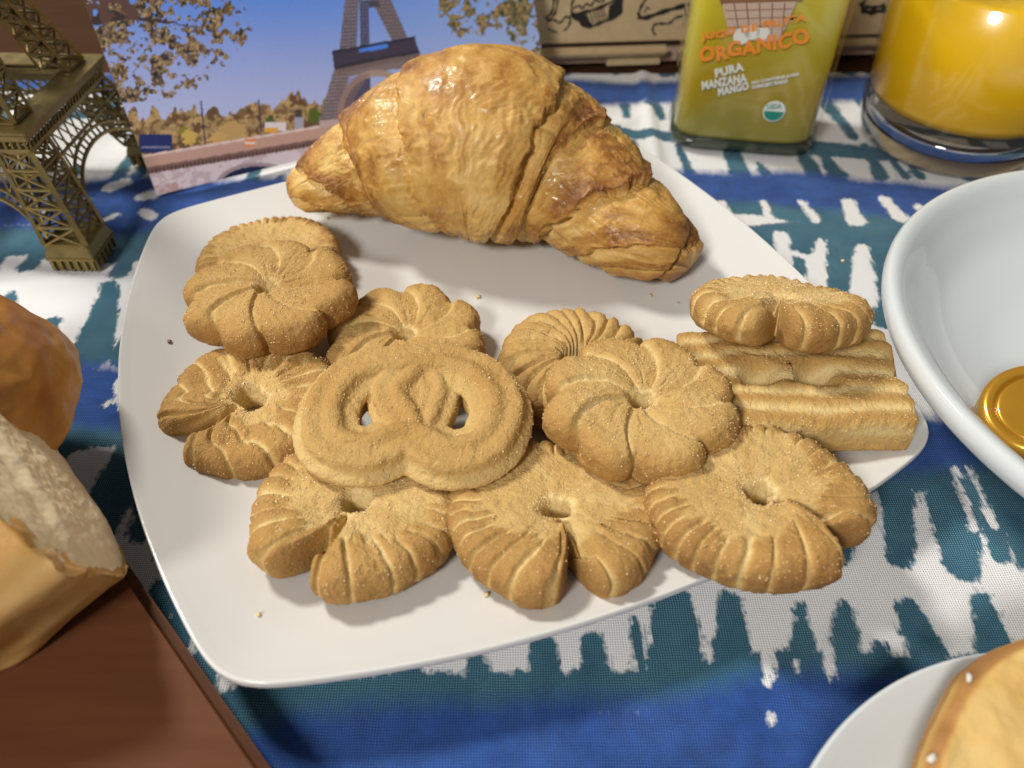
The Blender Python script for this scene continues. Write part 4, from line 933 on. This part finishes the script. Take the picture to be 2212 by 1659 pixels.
# ------------------------------------------------------------------ small plate with round cake
def build_side_plate():
    c = Vector((.1320, .0085, 0)); r = .0838
    p = catmull([(0, .0055), (.45, .0055), (.60, .0065), (.72, .0090), (.85, .0140), (.94, .0180), (.975, .0196), (.992, .0202), (1, .0194), (.995, .0178), (.95, .0150), (.85, .0105), (.70, .0050), (.62, .0002), (.585, .0002), (.57, .0030), (0, .003)], 130)
    p[:, 0] = np.clip(p[:, 0], 0, 1.002) * r; o = lathe('side_plate', p, M['dish'], None, 160); o.location = c
    tag(o, 'small round white plate under the pale yellow cake', 'plate')
    cc = Vector((.1437, .0300, .0080)); root = empty('round_cake', cc); tag(root, 'round pale yellow cake with browned rim and white sugar flecks', 'cake')
    th = np.linspace(0, 2 * np.pi, 200, endpoint=False); pr = catmull([(0, 0), (.70, 0), (.80, .001), (.93, .0105), (1.0, .016), (1.0, .0205), (.985, .0235), (.955, .0250), (.90, .0257), (.6, .0262), (0, .0266)], 110)
    R = .0632
    T, A = np.meshgrid(th, pr[:, 0], indexing='ij'); Z = np.repeat(pr[None, :, 1], 200, 0); rr = A * R * (1 + .02 * fbm(np.cos(T) * 2, np.sin(T) * 2, seed=3))
    Z = Z + (.0007 * fbm(np.cos(T) * rr * 90, np.sin(T) * rr * 90, seed=6) + .0004 * fbm(np.cos(T) * rr * 420, np.sin(T) * rr * 420, seed=16)) * (Z > .01)
    tone = np.clip(.18 + .45 * sstep(.925, .965, A) * sstep(1.01, .975, A) * (Z > .02) + .35 * (Z < .0215) * (Z > .001) + .14 * fbm(np.cos(T) * rr * 60, np.sin(T) * rr * 60, seed=7), 0, 1)
    s = NT('cake_top'); t = s.attr('tone'); n = s.noise(110, 4, .6)
    f = s.math('ADD', t, s.math('MULTIPLY', s.math('SUBTRACT', n, .5), .30))
    s.set(Base_Color=s.ramp(f, (0, (.74, .55, .24)), (.3, (.66, .42, .13)), (.55, (.45, .22, .06)), (.95, (.20, .085, .03))), Roughness=.7, Normal=s.bump(s.noise(300, 3), .5, .0008), Subsurface_Weight=.1, Subsurface_Radius=(.003, .002, .001))
    me = mesh_np('cake_body', np.stack([np.cos(T) * rr, np.sin(T) * rr, Z], -1), grid_faces(200, len(pr), wu=True)); set_attr(me, 'tone', tone); link('cake_body', me, s.m, root)
    rs = random.Random(2); ico = None
    for (u, v) in [(2095, 1462), (2016, 1636)]:
        q = Q(u, v, .0342) - cc
        bm = bmesh.new(); bmesh.ops.create_icosphere(bm, subdivisions=2, radius=1)
        for vv in bm.verts:
            k = 1 + .5 * rs.uniform(-1, 1); vv.co = Vector((vv.co.x * .0013 * k, vv.co.y * .0007 * k, vv.co.z * .00018 * k))
        o = bm_obj('sugar_fleck', bm, simple('sugar_white', (.74, .70, .62), .95, Specular_IOR_Level=.05), root, True); o.location = (q.x, q.y, .0256); o.rotation_euler = (0, 0, rs.uniform(0, 3))
build_side_plate()

# ------------------------------------------------------------------ board and bread rolls
def build_board():
    e0, e1 = Q(250, 1180, .013), Q(585, 1659, .013)
    d = (e1 - e0).normalized(); nr = Vector((d.y, -d.x, 0)); 
    if nr.x > 0: nr = -nr
    cen = e0 + d * .02 + nr * .11; R = Matrix((d, -nr if False else Vector((-d.y, d.x, 0)), Vector((0, 0, 1)))).transposed()
    bm = bmesh.new(); add_box(bm, (cen.x, cen.y, .0069), (.36, .22, .0132), R); bmesh.ops.bevel(bm, geom=list(bm.edges), offset=.0030, segments=5, affect='EDGES')
    o = bm_obj('serving_board', bm, M['board']); o.location = (0, 0, 0)
    tag(o, 'brown serving board carrying the bread rolls', 'board')
build_board()
def blob(name, fn, nu=220, nv=150):
    th = np.linspace(0, 2 * np.pi, nu, endpoint=False); ph = np.linspace(-np.pi / 2 + .001, np.pi / 2 - .001, nv)
    T, P = np.meshgrid(th, ph, indexing='ij'); d = np.stack([np.cos(P) * np.cos(T), np.cos(P) * np.sin(T), np.sin(P)], -1)
    V, tone = fn(d); me = mesh_np(name, V, grid_faces(nu, nv, wu=True)); set_attr(me, 'tone', np.clip(tone, 0, 1)); return me
def build_rolls():
    # whole roll behind
    def f(d):
        r = np.array([.047, .047, .036]); V = d * r * (1 + .05 * fbm(d[..., 0] * 2, d[..., 1] * 2, d[..., 2] * 2, seed=4))[..., None]
        V = V * (1 + .005 * fbm(d[..., 0] * 12, d[..., 1] * 12, d[..., 2] * 12, seed=5))[..., None]
        V[..., 2] = np.where(V[..., 2] < 0, V[..., 2] * .72, V[..., 2]); return V, .28 + .34 * sstep(-.5, .7, d[..., 2]) + .1 * fbm(d[..., 0] * 4, d[..., 1] * 4, d[..., 2] * 4, seed=8)
    o = link('bread_roll', blob('bread_roll', f), M['crust']); o.location = (-.1800, .1560, .0400)
    tag(o, 'shiny brown whole bread roll behind the cut roll', 'bread roll')
    # cut half roll, crumb side turned towards the plate
    Re, Le = Q(205, 1235, .036), Q(0, 945, .052); L = (Re - Le).normalized(); N = Vector((.57, .66, .34)); N = (N - L * N.dot(L)).normalized(); Mv = N.cross(L)
    c = Re - L * .056
    root = empty('cut_bread_roll', c); tag(root, 'cut bread roll half showing pale crumb, resting on the brown board', 'bread roll')
    R3 = np.array([list(L), list(Mv), list(N)])
    def g(d):
        r = np.array([.057, .031, .072]); V = d * r * ((np.abs(d) ** 3.6).sum(-1) ** (-1 / 3.6) * (1 + .04 * fbm(d[..., 0] * 2, d[..., 1] * 2, d[..., 2] * 2, seed=14)))[..., None]
        V[..., 2] = np.where(V[..., 2] > 0, 0.0008 * fbm(V[..., 0] * 300, V[..., 1] * 300, seed=2), V[..., 2])
        V = V @ R3; V[..., 2] = np.maximum(V[..., 2], .0138 - c.z)
        return V, .24 + .45 * sstep(-.25, -.95, d[..., 2]) + .12 * fbm(d[..., 0] * 4, d[..., 1] * 4, d[..., 2] * 4, seed=18)
    link('crust', blob('crust', g), M['crust'], root)
    YS = 1.0; n1, n2 = 220, 90; T, A = np.meshgrid(np.linspace(0, 2 * np.pi, n1, endpoint=False), np.linspace(0, 1, n2), indexing='ij')
    edge = .975 + .006 * fbm(np.cos(T) * 9, np.sin(T) * 9, seed=22)
    kk = (np.abs(np.cos(T)) ** 3.6 + np.abs(np.sin(T)) ** 3.6) ** (-1 / 3.6); x = np.cos(T) * A * .057 * edge * kk; y = np.sin(T) * A * .031 * edge * kk
    z = (.0012 + .0022 * sstep(-.35, -.20, YS * y / .031)) * (1 - A ** 6) + .0005 * fbm(x * 90, y * 90, seed=23) * (1 - A ** 8) + .0002 * fbm(x * 620, y * 620, seed=24) * (1 - A ** 8) - .0015 * (A > .99)
    link('crumb', mesh_np('crumb', np.stack([x, y, z], -1) @ R3, grid_faces(n1, n2, wu=True)), M['crumb'], root)
build_rolls()

# ------------------------------------------------------------------ crumbs on the plate
rs = random.Random(7)
CR = [(1033, 643, .0011, 'largest tan crumb on the plate between the croissant and the flower cookies', 0), (365, 735, .0008, 'dark burnt speck on the plate beside the coarsely ridged scroll cookie', 1),
      (1405, 640, .0008, 'tan crumb on the plate below the croissant tip', 0), (1465, 655, .0006, 'small tan crumb between the croissant tip and the rectangular cookie', 0), (1052, 1290, .0007, 'tan crumb on the plate in front of the whole scroll cookie', 0),
      (700, 1205, .0008, 'tan crumb beside the open notch of the scroll cookie', 0), (560, 1330, .0006, 'tiny tan crumb alone near the sharp front corner of the plate', 0), (1885, 965, .0007, 'tan crumb on the plate corner beside the rectangular cookie', 0),
      (705, 455, .0006, 'tiny golden flake on the plate by the slim croissant tip', 0), (1820, 565, .0007, 'small crumb near the plate edge behind the tilted scroll cookie', 0)]
for (u, v, sz, lab, dark) in CR:
    q = Q(u, v, .008); q = Q(u, v, plate_z(q.x, q.y)); q.z = plate_z(q.x, q.y)
    bm = bmesh.new(); bmesh.ops.create_icosphere(bm, subdivisions=2, radius=sz)
    for vv in bm.verts: vv.co *= 1 + rs.uniform(-.35, .35); vv.co.z *= .7
    o = bm_obj('cookie_crumb', bm, M['brownp'] if dark else M['cookie'], smooth=True); o.location = (q.x, q.y, q.z + sz * .5)
    tag(o, lab, 'crumb', 'crumbs on the plate')
